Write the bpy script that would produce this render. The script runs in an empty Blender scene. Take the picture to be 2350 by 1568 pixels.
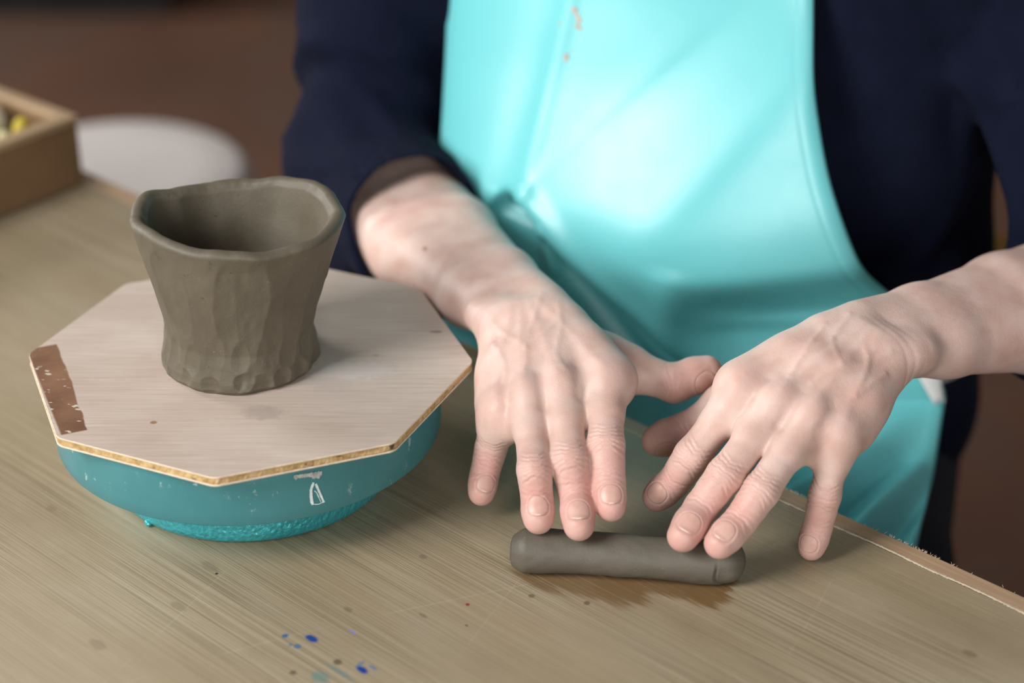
import bpy, bmesh, math, random
import numpy as np
from mathutils import Vector, Matrix

random.seed(7)
rng = np.random.default_rng(11)
scene = bpy.context.scene
COL = scene.collection

# ------------------------------------------------------------------ camera
IMG_W, IMG_H = 2350, 1568
ZT = 0.75                                   # table top height
FPX = 70 / 36 * IMG_W
PITCH = math.radians(28.7)
CAM = np.array([0.0, 0.0, ZT + 0.638])
_c, _s = math.cos(PITCH), math.sin(PITCH)
FW, UP, RT = np.array([0, _c, -_s]), np.array([0, _s, _c]), np.array([1.0, 0, 0])
cam_d = bpy.data.cameras.new('camera')
cam_d.lens = 70
cam_d.sensor_width = 36
cam_d.clip_start = 0.05
cam_d.dof.use_dof = True
cam_d.dof.focus_distance = 1.105
cam_d.dof.aperture_fstop = 3.0
cam_d.dof.aperture_blades = 9
cam = bpy.data.objects.new('camera', cam_d)
cam.location = CAM
cam.rotation_euler = (math.pi / 2 - PITCH, 0, 0)
COL.objects.link(cam)
scene.camera = cam

# ------------------------------------------------------------------ light
scene.view_settings.view_transform = 'Standard'
scene.view_settings.look = 'None'
scene.view_settings.gamma = 1
scene.view_settings.use_curve_mapping = False
scene.view_settings.exposure = 0.0
world = bpy.data.worlds.new('room_ambient')
world.use_nodes = True
world.node_tree.nodes['Background'].inputs[0].default_value = (0.92, 0.96, 1.0, 1)
world.node_tree.nodes['Background'].inputs[1].default_value = 0.125
scene.world = world

def area_light(name, loc, target, sx, sy, watts, color):
    d = bpy.data.lights.new(name, 'AREA')
    d.shape = 'RECTANGLE'
    d.size, d.size_y, d.energy, d.color = sx, sy, watts, color
    o = bpy.data.objects.new(name, d)
    o.location = loc
    v = Vector(target) - Vector(loc)
    o.rotation_euler = v.to_track_quat('-Z', 'Y').to_euler()
    COL.objects.link(o)
    return o

area_light('window_light', (-1.95, -0.2, 2.35), (0.05, 1.1, 0.8), 1.2, 1.4, 95, (1.0, 0.985, 0.965))
area_light('front_window_light', (0.35, -2.6, 1.75), (0.05, 1.1, 0.8), 1.8, 1.3, 66, (1.0, 0.985, 0.965))
area_light('back_fill_light', (-2.9, 2.9, 2.0), (-0.5, 2.7, 0.2), 1.2, 1.5, 85, (1.0, 0.98, 0.96))  # unseen fill, added to brighten the stool and floor at the back

# ------------------------------------------------------------------ pixel helpers
def ray(x, y):
    return FW + RT * ((x - IMG_W / 2) / FPX) - UP * ((y - IMG_H / 2) / FPX)

def at(x, y, h):
    """photo pixel -> point at height h above the table top"""
    d = ray(x, y)
    return CAM + d * ((ZT + h - CAM[2]) / d[2])

def at_y(x, y, Y):
    d = ray(x, y)
    return CAM + d * (Y / d[1])

# ------------------------------------------------------------------ object helpers
def prop(o, label=None, cat=None, group=None, kind=None):
    if label: o['label'] = label
    if cat: o['category'] = cat
    if group: o['group'] = group
    if kind: o['kind'] = kind
    return o

def empty(name, loc=(0, 0, 0), rz=0.0):
    o = bpy.data.objects.new(name, None)
    o.location = loc
    o.rotation_euler = (0, 0, rz)
    o.empty_display_size = 0.02
    COL.objects.link(o)
    return o

def mesh_obj(name, verts, faces, mat=None, parent=None, smooth=True, mats=None, midx=None):
    me = bpy.data.meshes.new(name)
    me.from_pydata([tuple(map(float, v)) for v in verts], [], [tuple(map(int, f)) for f in faces])
    return _finish(name, me, mat, parent, smooth)

def _finish(name, me, mat, parent, smooth):
    me.update()
    if smooth:
        me.polygons.foreach_set('use_smooth', [True] * len(me.polygons))
    if mat: me.materials.append(mat)
    o = bpy.data.objects.new(name, me)
    COL.objects.link(o)
    if parent: o.parent = parent
    return o

def np_mesh(name, V, Q, mat=None, parent=None):
    """fast quad mesh from numpy arrays"""
    me = bpy.data.meshes.new(name)
    nv, nq = len(V), len(Q)
    me.vertices.add(nv)
    me.vertices.foreach_set('co', np.asarray(V, np.float32).ravel())
    me.loops.add(nq * 4)
    me.loops.foreach_set('vertex_index', np.asarray(Q, np.int32).ravel())
    me.polygons.add(nq)
    me.polygons.foreach_set('loop_start', np.arange(0, nq * 4, 4, dtype=np.int32))
    me.polygons.foreach_set('loop_total', np.full(nq, 4, np.int32))
    me.update(calc_edges=True)
    me.validate()
    return _finish(name, me, mat, parent, True)

def bm_obj(name, bm, mat=None, parent=None, smooth=False):
    me = bpy.data.meshes.new(name)
    bm.to_mesh(me)
    bm.free()
    return _finish(name, me, mat, parent, smooth)

def box(name, lo, hi, mat, parent=None, bevel=0.0015, segs=2):
    bm = bmesh.new()
    bmesh.ops.create_cube(bm, size=1)
    lo, hi = Vector(lo), Vector(hi)
    for v in bm.verts:
        v.co = Vector([lo[i] + (v.co[i] + .5) * (hi[i] - lo[i]) for i in range(3)])
    if bevel:
        bmesh.ops.bevel(bm, geom=bm.edges[:], offset=bevel, segments=segs, affect='EDGES', profile=.5)
    o = bm_obj(name, bm, mat, parent, False)
    return o

def lathe(name, prof, mat, parent=None, n=128, loc=(0, 0, 0), smooth=True):
    """prof: list of (r,z)"""
    V, F = [], []
    m = len(prof)
    for i in range(n):
        a = 2 * math.pi * i / n
        for r, z in prof:
            V.append((loc[0] + r * math.cos(a), loc[1] + r * math.sin(a), loc[2] + z))
    for i in range(n):
        j = (i + 1) % n
        for k in range(m - 1):
            F.append((i * m + k, j * m + k, j * m + k + 1, i * m + k + 1))
    if prof[0][0] > 1e-6: F.append([i * m for i in range(n)][::-1])
    if prof[-1][0] > 1e-6: F.append([i * m + m - 1 for i in range(n)])
    return mesh_obj(name, V, F, mat, parent, smooth)

def mark_sharp(o, deg=35):
    me = o.data
    bm = bmesh.new(); bm.from_mesh(me)
    for e in bm.edges:
        if len(e.link_faces) == 2 and e.calc_face_angle(0) > math.radians(deg):
            e.smooth = False
    bm.to_mesh(me); bm.free()
    return o

# ------------------------------------------------------------------ material helper
class Mat:
    def __init__(self, name, rough=0.6, color=(.5, .5, .5)):
        self.m = bpy.data.materials.new(name)
        self.m.use_nodes = True
        self.t = self.m.node_tree
        self.b = self.t.nodes['Principled BSDF']
        self.set('Roughness', rough)
        self.set('Base Color', (*color, 1))
        self._tc = None
    def set(self, k, v):
        self.link(v, self.b.inputs[k]); return self
    def link(self, v, inp):
        if isinstance(v, bpy.types.NodeSocket): self.t.links.new(v, inp)
        else:
            if inp.type == 'RGBA' and len(v) == 3: v = (*v, 1)
            inp.default_value = v
    def node(self, typ, **ins):
        n = self.t.nodes.new(typ)
        for k, v in ins.items():
            key = k.replace('_', ' ')
            if key in n.inputs: self.link(v, n.inputs[key])
            else: setattr(n, k, v)
        return n
    @property
    def obj(self):
        if self._tc is None: self._tc = self.t.nodes.new('ShaderNodeTexCoord')
        return self._tc.outputs['Object']
    def mapping(self, vec=None, scale=(1, 1, 1), rot=(0, 0, 0), loc=(0, 0, 0)):
        n = self.node('ShaderNodeMapping', Vector=vec or self.obj)
        n.inputs['Scale'].default_value = scale
        n.inputs['Rotation'].default_value = rot
        n.inputs['Location'].default_value = loc
        return n.outputs[0]
    def noise(self, scale, vec=None, detail=4, rough=.55, dist=0):
        n = self.node('ShaderNodeTexNoise', Vector=vec or self.obj, Scale=scale, Detail=detail, Roughness=rough, Distortion=dist)
        return n.outputs['Fac']
    def voronoi(self, scale, vec=None, feature='F1', out='Distance'):
        n = self.node('ShaderNodeTexVoronoi', Vector=vec or self.obj, Scale=scale)
        n.feature = feature
        return n.outputs[out]
    def ramp(self, fac, *stops):
        n = self.node('ShaderNodeValToRGB', Fac=fac)
        e = n.color_ramp.elements
        while len(e) < len(stops): e.new(.5)
        for s, (p, c) in zip(e, stops):
            s.position = p
            if not hasattr(c, '__len__'): c = (c, c, c)
            s.color = (*c, 1)
        return n.outputs[0]
    def mr(self, v, a, b, c=0., d=1.):
        n = self.node('ShaderNodeMapRange', Value=v)
        for k, x in zip(('From Min', 'From Max', 'To Min', 'To Max'), (a, b, c, d)): n.inputs[k].default_value = x
        n.interpolation_type = 'SMOOTHSTEP'
        return n.outputs[0]
    def mix(self, fac, a, b, mode='MIX'):
        n = self.t.nodes.new('ShaderNodeMix')
        n.data_type = 'RGBA'; n.blend_type = mode
        self.link(fac, n.inputs[0]); self.link(a, n.inputs[6]); self.link(b, n.inputs[7])
        return n.outputs[2]
    def math(self, op, a, b=0., c=0., clamp=False):
        n = self.t.nodes.new('ShaderNodeMath')
        n.operation = op; n.use_clamp = clamp
        self.link(a, n.inputs[0]); self.link(b, n.inputs[1]); self.link(c, n.inputs[2])
        return n.outputs[0]
    def sep(self, vec=None):
        return self.node('ShaderNodeSeparateXYZ', Vector=vec or self.obj).outputs
    def attr(self, name):
        n = self.t.nodes.new('ShaderNodeAttribute'); n.attribute_name = name
        return n.outputs
    def bump(self, h, strength=.3, dist=.001, normal=None):
        n = self.node('ShaderNodeBump', Height=h, Strength=strength, Distance=dist)
        if normal: self.link(normal, n.inputs['Normal'])
        return n.outputs[0]
    def blob(self, cx, cy, rx, ry, rot=0., noise=None, amt=.5, soft=.35):
        """soft-edged ellipse mask in object XY, edge broken up by a noise value"""
        v = self.mapping(scale=(1, 1, 0), loc=(-cx, -cy, 0))
        v = self.mapping(v, rot=(0, 0, -rot))
        v = self.mapping(v, scale=(1 / rx, 1 / ry, 0))
        l = self.node('ShaderNodeVectorMath', operation='LENGTH')
        self.link(v, l.inputs[0])
        d = l.outputs['Value']
        if noise is not None:
            d = self.math('ADD', d, self.math('MULTIPLY', self.math('SUBTRACT', noise, .5), amt * 2))
        return self.mr(d, 1 + soft, 1 - soft)

def simple(name, color, rough=.6, var=.12, scale=30, bump=0.0, bscale=200, **kw):
    m = Mat(name, rough)
    n = m.noise(scale)
    c = np.array(color)
    m.set('Base Color', m.ramp(n, (.3, tuple(c * (1 - var))), (.7, tuple(np.minimum(c * (1 + var), 1)))))
    if bump: m.set('Normal', m.bump(m.noise(bscale), bump))
    for k, v in kw.items(): m.set(k.replace('_', ' '), v)
    return m

# ================================================================== SETTING
m_floor = Mat('terracotta_floor', .75)
n1 = m_floor.noise(.9, detail=3)
n2 = m_floor.noise(3.5, detail=4)
c1 = m_floor.ramp(n1, (.35, (.066, .028, .0145)), (.65, (.150, .060, .031)))
m_floor.set('Base Color', m_floor.mix(m_floor.mr(n2, .45, .62), c1, (.084, .043, .026)))
m_floor.set('Normal', m_floor.bump(m_floor.noise(40), .2))
box('floor', (-4, -2.5, -.05), (4, 5.0, 0), m_floor.m, bevel=0)['kind'] = 'structure'
m_wall = simple('plaster_wall', (.30, .25, .21), .9, .08, 3, .15, 60)
box('wall_back', (-4, 5.0, 0), (4, 5.1, 2.7), m_wall.m, bevel=0)['kind'] = 'structure'

# ------------------------------------------------------------------ dark cabinet at the back
m_blk = simple('black_lacquer', (.012, .012, .013), .5, .3, 8)
cb = empty('low_cabinet', (-1.87, 4.17, 0))
prop(cb, 'long black low cabinet standing far back on the brown floor', 'cabinet')
box('body', (-1.2, -.25, .06), (1.2, .25, .78), m_blk.m, cb, .004)
box('plinth', (-1.16, -.22, 0), (1.16, .22, .06), m_blk.m, cb, .002)
for i in range(4):
    d = box('door', (-1.19 + i * .598, -.268, .08), (-1.19 + i * .598 + .586, -.25, .76), m_blk.m, cb, .002)
    h = lathe('knob', [(0, 0), (.008, 0), (.006, .012), (.013, .018), (.012, .026), (0, .028)], m_blk.m, None, 20)
    h.rotation_euler = (math.pi / 2, 0, 0)
    h.location = (-1.19 + i * .598 + (.54 if i % 2 == 0 else .046), -.268, .5)
    h.parent = d

# ================================================================== TABLE
P0 = at(1450, 960, 0)
E_ = np.array([.7337, -.6795, 0]); E_ /= np.linalg.norm(E_)
N_ = np.array([-E_[1], E_[0], 0])
T_ANG = math.atan2(E_[1], E_[0])
def tl(x, y):
    d = at(x, y, 0) - P0
    return float(d @ E_), float(d @ N_)
def tl_to_w(a, b, h=0):
    p = P0 + E_ * a + N_ * b
    return np.array([p[0], p[1], ZT + h])

mt = Mat('sanded_plywood_top', .5)
streak = mt.noise(1, mt.mapping(scale=(6, 1500, 1)), detail=3, rough=.7)
streak2 = mt.noise(1, mt.mapping(scale=(3.2, 190, 1), rot=(0, 0, .03)), detail=3)
cloud = mt.noise(11, mt.mapping(scale=(.6, 1.5, 1)), detail=5)
cloud2 = mt.noise(4, mt.mapping(scale=(.5, 1.6, 1), loc=(3, 1, 0)), detail=3)
zone = mt.mr(mt.noise(7, mt.mapping(scale=(.7, 1.3, 1), loc=(7, 2, 0)), detail=3), .42, .62)
base = mt.ramp(cloud, (.3, (.345, .275, .175)), (.5, (.41, .335, .225)), (.7, (.46, .39, .28)))
base = mt.mix(mt.math('MULTIPLY', mt.mr(cloud2, .5, .7), .5), base, (.40, .30, .17))
dark = mt.mr(streak, .53, .40)
light = mt.mr(streak, .57, .70)
base = mt.mix(mt.math('MULTIPLY', dark, mt.math('MULTIPLY_ADD', zone, .45, .2)), base, (.21, .165, .10))
base = mt.mix(mt.math('MULTIPLY', light, mt.math('MULTIPLY_ADD', zone, .5, .18)), base, (.60, .535, .40))
base = mt.mix(mt.math('MULTIPLY', mt.mr(streak2, .53, .36), .07), base, (.22, .165, .10))
# fine criss-cross scratches
for k, (rz, sc) in enumerate(((.9, 1.), (-.7, 1.3))):
    w = mt.node('ShaderNodeTexWave', Vector=mt.mapping(rot=(0, 0, rz), scale=(sc, .35 * sc, 1), loc=(k * .37, 0, 0)),
                Scale=2.1, Distortion=3.0, Detail=2.0)
    s_ = mt.mr(w.outputs['Fac'], .99990, .99999)
    base = mt.mix(mt.math('MULTIPLY', mt.math('MULTIPLY', s_, mt.mr(cloud, .45, .6)), .2), base, (.62, .56, .44))
fn = mt.noise(140, detail=3)
gn = mt.noise(1, mt.mapping(scale=(25, 420, 1)), detail=4)
def spot(px, py, rx, ry, col, amt=1., rot=0., nz=.5, soft=.35, n=None):
    global base
    a, b = tl(px, py)
    base = mt.mix(mt.math('MULTIPLY', mt.blob(a, b, rx, ry, rot, fn if n is None else n, nz, soft), amt), base, col)
# water stain left by the rolled clay, drawn out along the grain
wet = None
for px, py, rx, ry, rot, am in ((1240, 1318, .020, .011, -.15, .8), (1330, 1338, .024, .012, .3, .8), (1420, 1352, .018, .013, .1, .9),
                            (1560, 1352, .026, .010, .35, .95), (1615, 1362, .015, .012, .3, 1.), (1480, 1335, .03, .010, .3, .9),
                            (1650, 1345, .008, .012, .2, 1.)):
    a, b = tl(px, py)
    k = mt.math('MULTIPLY', mt.blob(a, b, rx, ry, rot, gn, .75, .3), am)
    wet = k if wet is None else mt.math('MAXIMUM', wet, k)
base = mt.mix(mt.math('MULTIPLY', wet, mt.math('SUBTRACT', .95, mt.math('MULTIPLY', light, .55))), base, (.20, .115, .045))
for px, py, rx, ry, col, am in (
        (654, 1460, .0018, .0022, (.02, .13, .33), .9), (716, 1466, .0036, .0022, (.008, .07, .32), 1.), (683, 1484, .002, .0018, (.03, .15, .33), .8),
        (667, 1480, .0012, .0015, (.05, .16, .3), .6), (808, 1450, .0030, .0006, (.25, .26, .75), .9),
        (832, 1538, .0036, .0022, (.006, .05, .33), 1.), (855, 1532, .0034, .0010, (.05, .18, .40), .7), (828, 1524, .0012, .003, (.03, .16, .36), .5),
        (780, 1543, .010, .0016, (.12, .24, .27), .5), (735, 1554, .0055, .0040, (.10, .25, .26), .6),
        (1073, 1388, .0011, .0010, (.35, .02, .03), 1.), (1071, 1436, .0012, .0006, (.10, .06, .04), .9), (1347, 1384, .0018, .0018, (.14, .09, .05), .75),
        (1220, 1368, .0016, .0016, (.15, .10, .06), .7), (775, 1520, .0024, .0022, (.12, .08, .05), .8), (673, 1544, .0020, .0018, (.12, .08, .05), .8),
        (800, 1400, .003, .002, (.20, .15, .10), .6), (970, 1413, .003, .0012, (.20, .15, .10), .6), (497, 1317, .0008, .0008, (.02, .02, .02), 1.),
        (410, 1392, .006, .0025, (.19, .145, .09), .4), (2225, 1500, .004, .0025, (.20, .15, .09), .6), (120, 1168, .004, .0025, (.22, .16, .10), .4),
        (480, 1300, .007, .003, (.21, .16, .10), .45), (225, 1480, .006, .003, (.21, .16, .10), .4), (970, 1278, .0025, .002, (.20, .15, .10), .6)):
    spot(px, py, rx, ry, col, am)
mt.set('Base Color', mt.mix(1.0, base, (.84, .82, .79), 'MULTIPLY'))
mt.set('Roughness', mt.math('SUBTRACT', mt.math('MULTIPLY_ADD', cloud, .22, .36), mt.math('MULTIPLY', wet, .12)))
mt.set('Normal', mt.bump(mt.math('ADD', streak, mt.math('MULTIPLY', gn, .5)), .28, .0006))

table = empty('work_table', (P0[0], P0[1], 0), T_ANG)
prop(table, 'wooden work table with a scratched plywood top and a tan edge strip', 'table')
LIP = .0135
box('tabletop', (-1.05, -.80, ZT - .026), (.75, -LIP, ZT), mt.m, table, .0008)
m_lip = Mat('lipping_wood', .55)
ln = m_lip.noise(1, m_lip.mapping(scale=(14, 400, 300)), detail=4)
m_lip.set('Base Color', m_lip.ramp(ln, (.3, (.37, .235, .135)), (.7, (.46, .31, .195))))
m_lip.set('Normal', m_lip.bump(ln, .3, .0006))
box('edge_strip', (-1.05, -LIP + .0007, ZT - .028), (.75, 0, ZT - .0002), m_lip.m, table, .0012)
# pale ragged glue line between top and strip
m_glue = simple('raw_fibre_line', (.66, .55, .40), .8, .15, 400)
V, F = [], []
nst = 700
for i in range(nst + 1):
    x = -.25 + .75 * i / nst
    w = .0005 + .0005 * abs(math.sin(i * 1.7) * math.sin(i * .37)) + .0003 * random.random()
    o_ = .0004 * math.sin(i * .11) + .0003 * random.random()
    yc = -LIP + .0002 + o_
    V += [(x, yc - w, ZT + .00003), (x, yc, ZT + .0003), (x, yc + w, ZT + .00003)]
for i in range(nst):
    a = i * 3
    F += [(a, a + 3, a + 4, a + 1), (a + 1, a + 4, a + 5, a + 2)]
mesh_obj('fibre_line', V, F, m_glue.m, table)
# loose splinters on the outer arris
V, F = [], []
for i in range(150):
    x = random.choice([random.uniform(.05, .40), random.gauss(.125, .008), random.gauss(.21, .01)])
    L, a = random.uniform(.0006, .0022), random.uniform(-.9, .9)
    y, z, w = random.uniform(-.0012, .0002), ZT - .0004, .00012
    k = len(V)
    V += [(x - w, y, z), (x + w, y, z), (x + L * math.sin(a), y + L * .4, z + L * .75)]
    F += [(k, k + 1, k + 2)]
prop(mesh_obj('splinters', V, F, m_glue.m, table), kind='stuff')
m_leg = simple('table_leg_wood', (.30, .19, .10), .55, .15, 12)
for x in (-.98, .68):
    for y in (-.74, -.10):
        box('leg', (x - .03, y - .03, 0), (x + .03, y + .03, ZT - .0262), m_leg.m, table, .003)
box('rail', (-.95, -.755, ZT - .1), (.65, -.735, ZT - .0262), m_leg.m, table, .001)
for x in (-.98, .68):
    box('rail', (x - .01, -.71, ZT - .1), (x + .01, -.13, ZT - .0262), m_leg.m, table, .001)

# ================================================================== TURNTABLE
TC = np.array([-.1545, 1.0105])
m_rim = Mat('teal_enamel', .38)
rz_ = m_rim.noise(18, detail=4)
rb = m_rim.ramp(rz_, (.3, (.05, .215, .245)), (.7, (.075, .265, .29)))
sc1 = m_rim.noise(1, m_rim.mapping(scale=(160, 160, 90)), detail=6, rough=.75)
sc2 = m_rim.noise(28, detail=2)
flake = m_rim.math('MULTIPLY', m_rim.mr(sc1, .60, .65), m_rim.mr(sc2, .46, .58))
sc3 = m_rim.noise(1, m_rim.mapping(scale=(420, 420, 22), rot=(.5, .3, 0)), detail=3)
line = m_rim.math('MULTIPLY', m_rim.mr(sc3, .66, .70), m_rim.mr(m_rim.noise(14, m_rim.mapping(loc=(5, 3, 1)), detail=2), .5, .6))
rb = m_rim.mix(m_rim.math('MULTIPLY', flake, .75), rb, (.46, .62, .62))
rb = m_rim.mix(m_rim.math('MULTIPLY', line, .5), rb, (.40, .58, .60))
m_rim.set('Base Color', rb)
m_rim.set('Metallic', .25)
m_rim.set('Normal', m_rim.bump(m_rim.noise(900, detail=2), .05, .0004))
m_ham = Mat('hammered_turquoise', .27)
hv = m_ham.voronoi(1, m_ham.mapping(scale=(420, 420, 330)), 'SMOOTH_F1')
hn = m_ham.noise(330, detail=2)
m_ham.set('Base Color', m_ham.ramp(m_ham.noise(22), (.3, (.06, .46, .54)), (.7, (.09, .56, .63))))
m_ham.set('Metallic', .6)
m_ham.set('Normal', m_ham.bump(m_ham.math('ADD', hv, hn), .6, .0014))
m_dark = simple('dark_steel', (.03, .03, .03), .5, .2, 20)
tt = empty('banding_wheel', (TC[0], TC[1], ZT))
prop(tt, 'turquoise metal pottery turntable under the octagonal board', 'turntable')
HB = .073                                     # height of board top above the table
RW = .1120
wh = lathe('wheel_head', [(.0, .040), (.070, .040), (.1075, .0330), (.1100, .0322), (.1112, .0320), (RW, .0321), (RW + .0004, .0323), (RW + .0006, .0328), (RW + .0007, .0400), (RW + .0007, .0560),
                     (RW + .0004, .0636), (RW + .0002, .0645), (RW - .0003, .0655), (RW - .0015, .0663), (RW - .003, .0667), (RW - .006, .0668), (0, .0668)], m_rim.m, tt, 200)
mark_sharp(wh, 50)
bs = lathe('base', [(0, .0), (.0795, .0), (.0822, .0010), (.0838, .0030), (.0843, .0050), (.0845, .009), (.0845, .018), (.0843, .024), (.0830, .0290), (.0780, .0325), (.06, .034), (0, .034)],
      m_ham.m, tt, 160)
# casting nub on the base rim
ang = math.radians(231)
bm = bmesh.new()
bmesh.ops.create_icosphere(bm, subdivisions=3, radius=.0028)
for v in bm.verts:
    v.co = Vector((v.co.x * .8, v.co.y * .8, v.co.z * .8)) + Vector((.0838 * math.cos(ang), .0838 * math.sin(ang), .0026))
bm_obj('casting_nub', bm, m_ham.m, bs, True)
lathe('spindle', [(.0, .031), (.02, .031), (.02, .042), (0, .042)], m_dark.m, tt, 40)
# chalk mark like a narrow A on the rim
m_chalk = simple('white_chalk', (.72, .80, .80), .9, .2, 600)
def rim_pt(x, y):
    """pixel -> angle/height on the rim cylinder"""
    d = ray(x, y)
    o = CAM[:2] - TC
    R = RW + .0007
    A = d[0] ** 2 + d[1] ** 2; B = 2 * (o @ d[:2]); Cc = o @ o - R * R
    t = (-B - math.sqrt(max(B * B - 4 * A * Cc, 0))) / (2 * A)
    p = CAM + d * t
    return math.atan2(p[1] - TC[1], p[0] - TC[0]), p[2] - ZT
def stroke(name, pix, w, mat, parent, seed=0, breakup=.35):
    r = random.Random(seed)
    P = [rim_pt(*p) for p in pix]
    pts = []
    for (a0, z0), (a1, z1) in zip(P, P[1:]):
        n = max(4, int(math.hypot((a1 - a0) * RW, z1 - z0) / .00035))
        pts += [(a0 + (a1 - a0) * i / n, z0 + (z1 - z0) * i / n) for i in range(n)]
    pts.append(P[-1])
    V, F = [], []
    for i, (a, z) in enumerate(pts):
        j = min(i + 1, len(pts) - 1); k = max(i - 1, 0)
        ta, tz = (pts[j][0] - pts[k][0]) * RW, pts[j][1] - pts[k][1]
        l = math.hypot(ta, tz) or 1
        na, nz = -tz / l, ta / l
        ww = w * (1 - breakup * r.random())
        R = RW + .00105
        for s_ in (-1, 1):
            aa, zz = a + na * s_ * ww / RW, z + nz * s_ * ww
            V.append((R * math.cos(aa), R * math.sin(aa), zz))
        if i: F.append((2 * i - 2, 2 * i, 2 * i + 1, 2 * i - 1))
    return mesh_obj(name, V, F, mat, parent)
ck = stroke('chalk_mark', [(717, 1158), (714, 1140), (713, 1124), (719, 1107)], .00085, m_chalk.m, wh, 1)
stroke('chalk_stroke', [(713, 1155), (711, 1138), (713, 1118)], .00035, m_chalk.m, ck, 2)
stroke('chalk_stroke', [(724, 1110), (731, 1126), (738, 1142), (743, 1153)], .00075, m_chalk.m, ck, 3)
stroke('chalk_stroke', [(721, 1126), (726, 1130), (736, 1152)], .00028, m_chalk.m, ck, 4)
stroke('chalk_stroke', [(717, 1157), (730, 1157), (741, 1152)], .00030, m_chalk.m, ck, 5)
# smear of dried slip under the board edge
m_slip = simple('dried_slip', (.45, .46, .44), .8, .2, 300)
for i, (pp, w) in enumerate((([(674, 1094), (700, 1091), (738, 1086)], .0016), ([(716, 1092), (734, 1089)], .0026), ([(676, 1097), (682, 1096)], .0012))):
    stroke('slip_smear', pp, w, m_slip.m, wh, 20 + i, .5)

# ================================================================== OCTAGONAL BOARD
BR = .130
BC = np.array([-.1525, 1.0125])
BROT = math.radians(-91.8)
def octagon(R, z0, z1, cut=.0028, rough=0., seed=0, n_edge=14, bev=.0004):
    """prism with slightly blunted corners and a roughened rim"""
    r = random.Random(seed)
    ring = []
    cs = [np.array([R * math.cos(BROT + i * math.pi / 4), R * math.sin(BROT + i * math.pi / 4)]) for i in range(8)]
    for i in range(8):
        a, b, c = cs[i - 1], cs[i], cs[(i + 1) % 8]
        u = (a - b) / np.linalg.norm(a - b); v = (c - b) / np.linalg.norm(c - b)
        for t in (0, .25, .5, .75, 1):
            p = (1 - t) ** 2 * (b + u * cut) + 2 * t * (1 - t) * (b + (u + v) * cut * .18) + t * t * (b + v * cut)
            ring.append(p)
        p0, p1 = b + v * cut, c + (b - c) / np.linalg.norm(b - c) * cut
        for k in range(1, n_edge):
            q = p0 + (p1 - p0) * k / n_edge
            ring.append(q)
    V, F = [], []
    lv = [(z0, bev), (z0 + bev, 0), (z1 - bev, 0), (z1, bev)]
    n = len(ring)
    for z, ins in lv:
        for p in ring:
            q = p * (1 - (ins + rough * r.random()) / R)
            V.append((q[0], q[1], z))
    for k in range(3):
        for i in range(n):
            j = (i + 1) % n
            F.append((k * n + i, k * n + j, (k + 1) * n + j, (k + 1) * n + i))
    F.append(list(range(n))[::-1]); F.append(list(range(3 * n, 4 * n)))
    return V, F
mv = Mat('pale_plywood_face', .62)
g1 = mv.noise(1, mv.mapping(scale=(22, 520, 1), rot=(0, 0, .16)), detail=4)
g2 = mv.noise(22, mv.mapping(scale=(.6, 1, 1)), detail=5)
g3 = mv.noise(7, detail=3)
vb = mv.ramp(g2, (.3, (.46, .365, .305)), (.7, (.565, .475, .41)))
vb = mv.mix(mv.math('MULTIPLY', mv.mr(g1, .55, .35), .30), vb, (.36, .26, .20))
vb = mv.mix(mv.math('MULTIPLY', mv.mr(g1, .58, .72), .35), vb, (.64, .56, .49))
vb = mv.mix(mv.math('MULTIPLY', mv.mr(g3, .52, .68), .25), vb, (.42, .33, .27))
def bl(x, y):
    p = at(x, y, HB); return float(p[0] - BC[0]), float(p[1] - BC[1])
for px, py, rx, ry, col, am, nz in ((600, 948, .011, .007, (.34, .27, .235), .55, .8), (560, 1000, .03, .012, (.48, .39, .33), .3, .6),
                            (352, 970, .0019, .0016, (.24, .14, .05), .9, .5), (1000, 762, .0035, .0012, (.16, .10, .07), .8, .6),
                            (862, 816, .0018, .0015, (.40, .24, .14), .6, .6), (810, 850, .022, .010, (.62, .57, .55), .5, .8), (760, 885, .014, .008, (.40, .33, .30), .35, .8)):
    a, b = bl(px, py)
    vb = mv.mix(mv.math('MULTIPLY', mv.blob(a, b, rx, ry, 0, mv.noise(160, detail=3), nz, .4), am), vb, col)
# brown varnished strip along one edge, with chipped flecks
pL, pFL = np.array(bl(60, 812)), np.array(bl(135, 998))
en = (pFL - pL) / np.linalg.norm(pFL - pL)
inn = np.array([-en[1], en[0]])
if inn @ (-pL) < 0: inn = -inn
mid = (pL + pFL) / 2
elen = float(np.linalg.norm(pFL - pL))
sp = mv.sep()
du = mv.math('ADD', mv.math('MULTIPLY', sp[0], float(inn[0])), mv.math('MULTIPLY_ADD', sp[1], float(inn[1]), float(-mid @ inn)))
dv = mv.math('ADD', mv.math('MULTIPLY', sp[0], float(en[0])), mv.math('MULTIPLY_ADD', sp[1], float(en[1]), float(-mid @ en)))
wob = mv.math('MULTIPLY', mv.math('SUBTRACT', mv.noise(38, detail=2), .5), .006)
lim = mv.math('ADD', mv.math('MULTIPLY_ADD', dv, -.035, .0175), wob)
strip = mv.math('MULTIPLY', mv.mr(mv.math('SUBTRACT', lim, du), -.0004, .0006), mv.mr(mv.math('ABSOLUTE', mv.math('ADD', dv, .002)), elen * .5 + .0035, elen * .5 + .0022))
strip = mv.math('MULTIPLY', strip, mv.mr(du, .0004, .0018))
brown = mv.ramp(mv.noise(45, detail=4), (.3, (.155, .075, .042)), (.7, (.26, .135, .075)))
flk = mv.mr(mv.noise(1, mv.mapping(scale=(130, 210, 1), rot=(0, 0, .1)), detail=2), .63, .68)
vb = mv.mix(strip, vb, mv.mix(mv.math('MULTIPLY', flk, .85), brown, (.62, .56, .46)))
mv.set('Base Color', vb)
mv.set('Roughness', mv.math('SUBTRACT', .64, mv.math('MULTIPLY', strip, .2)))
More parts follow.
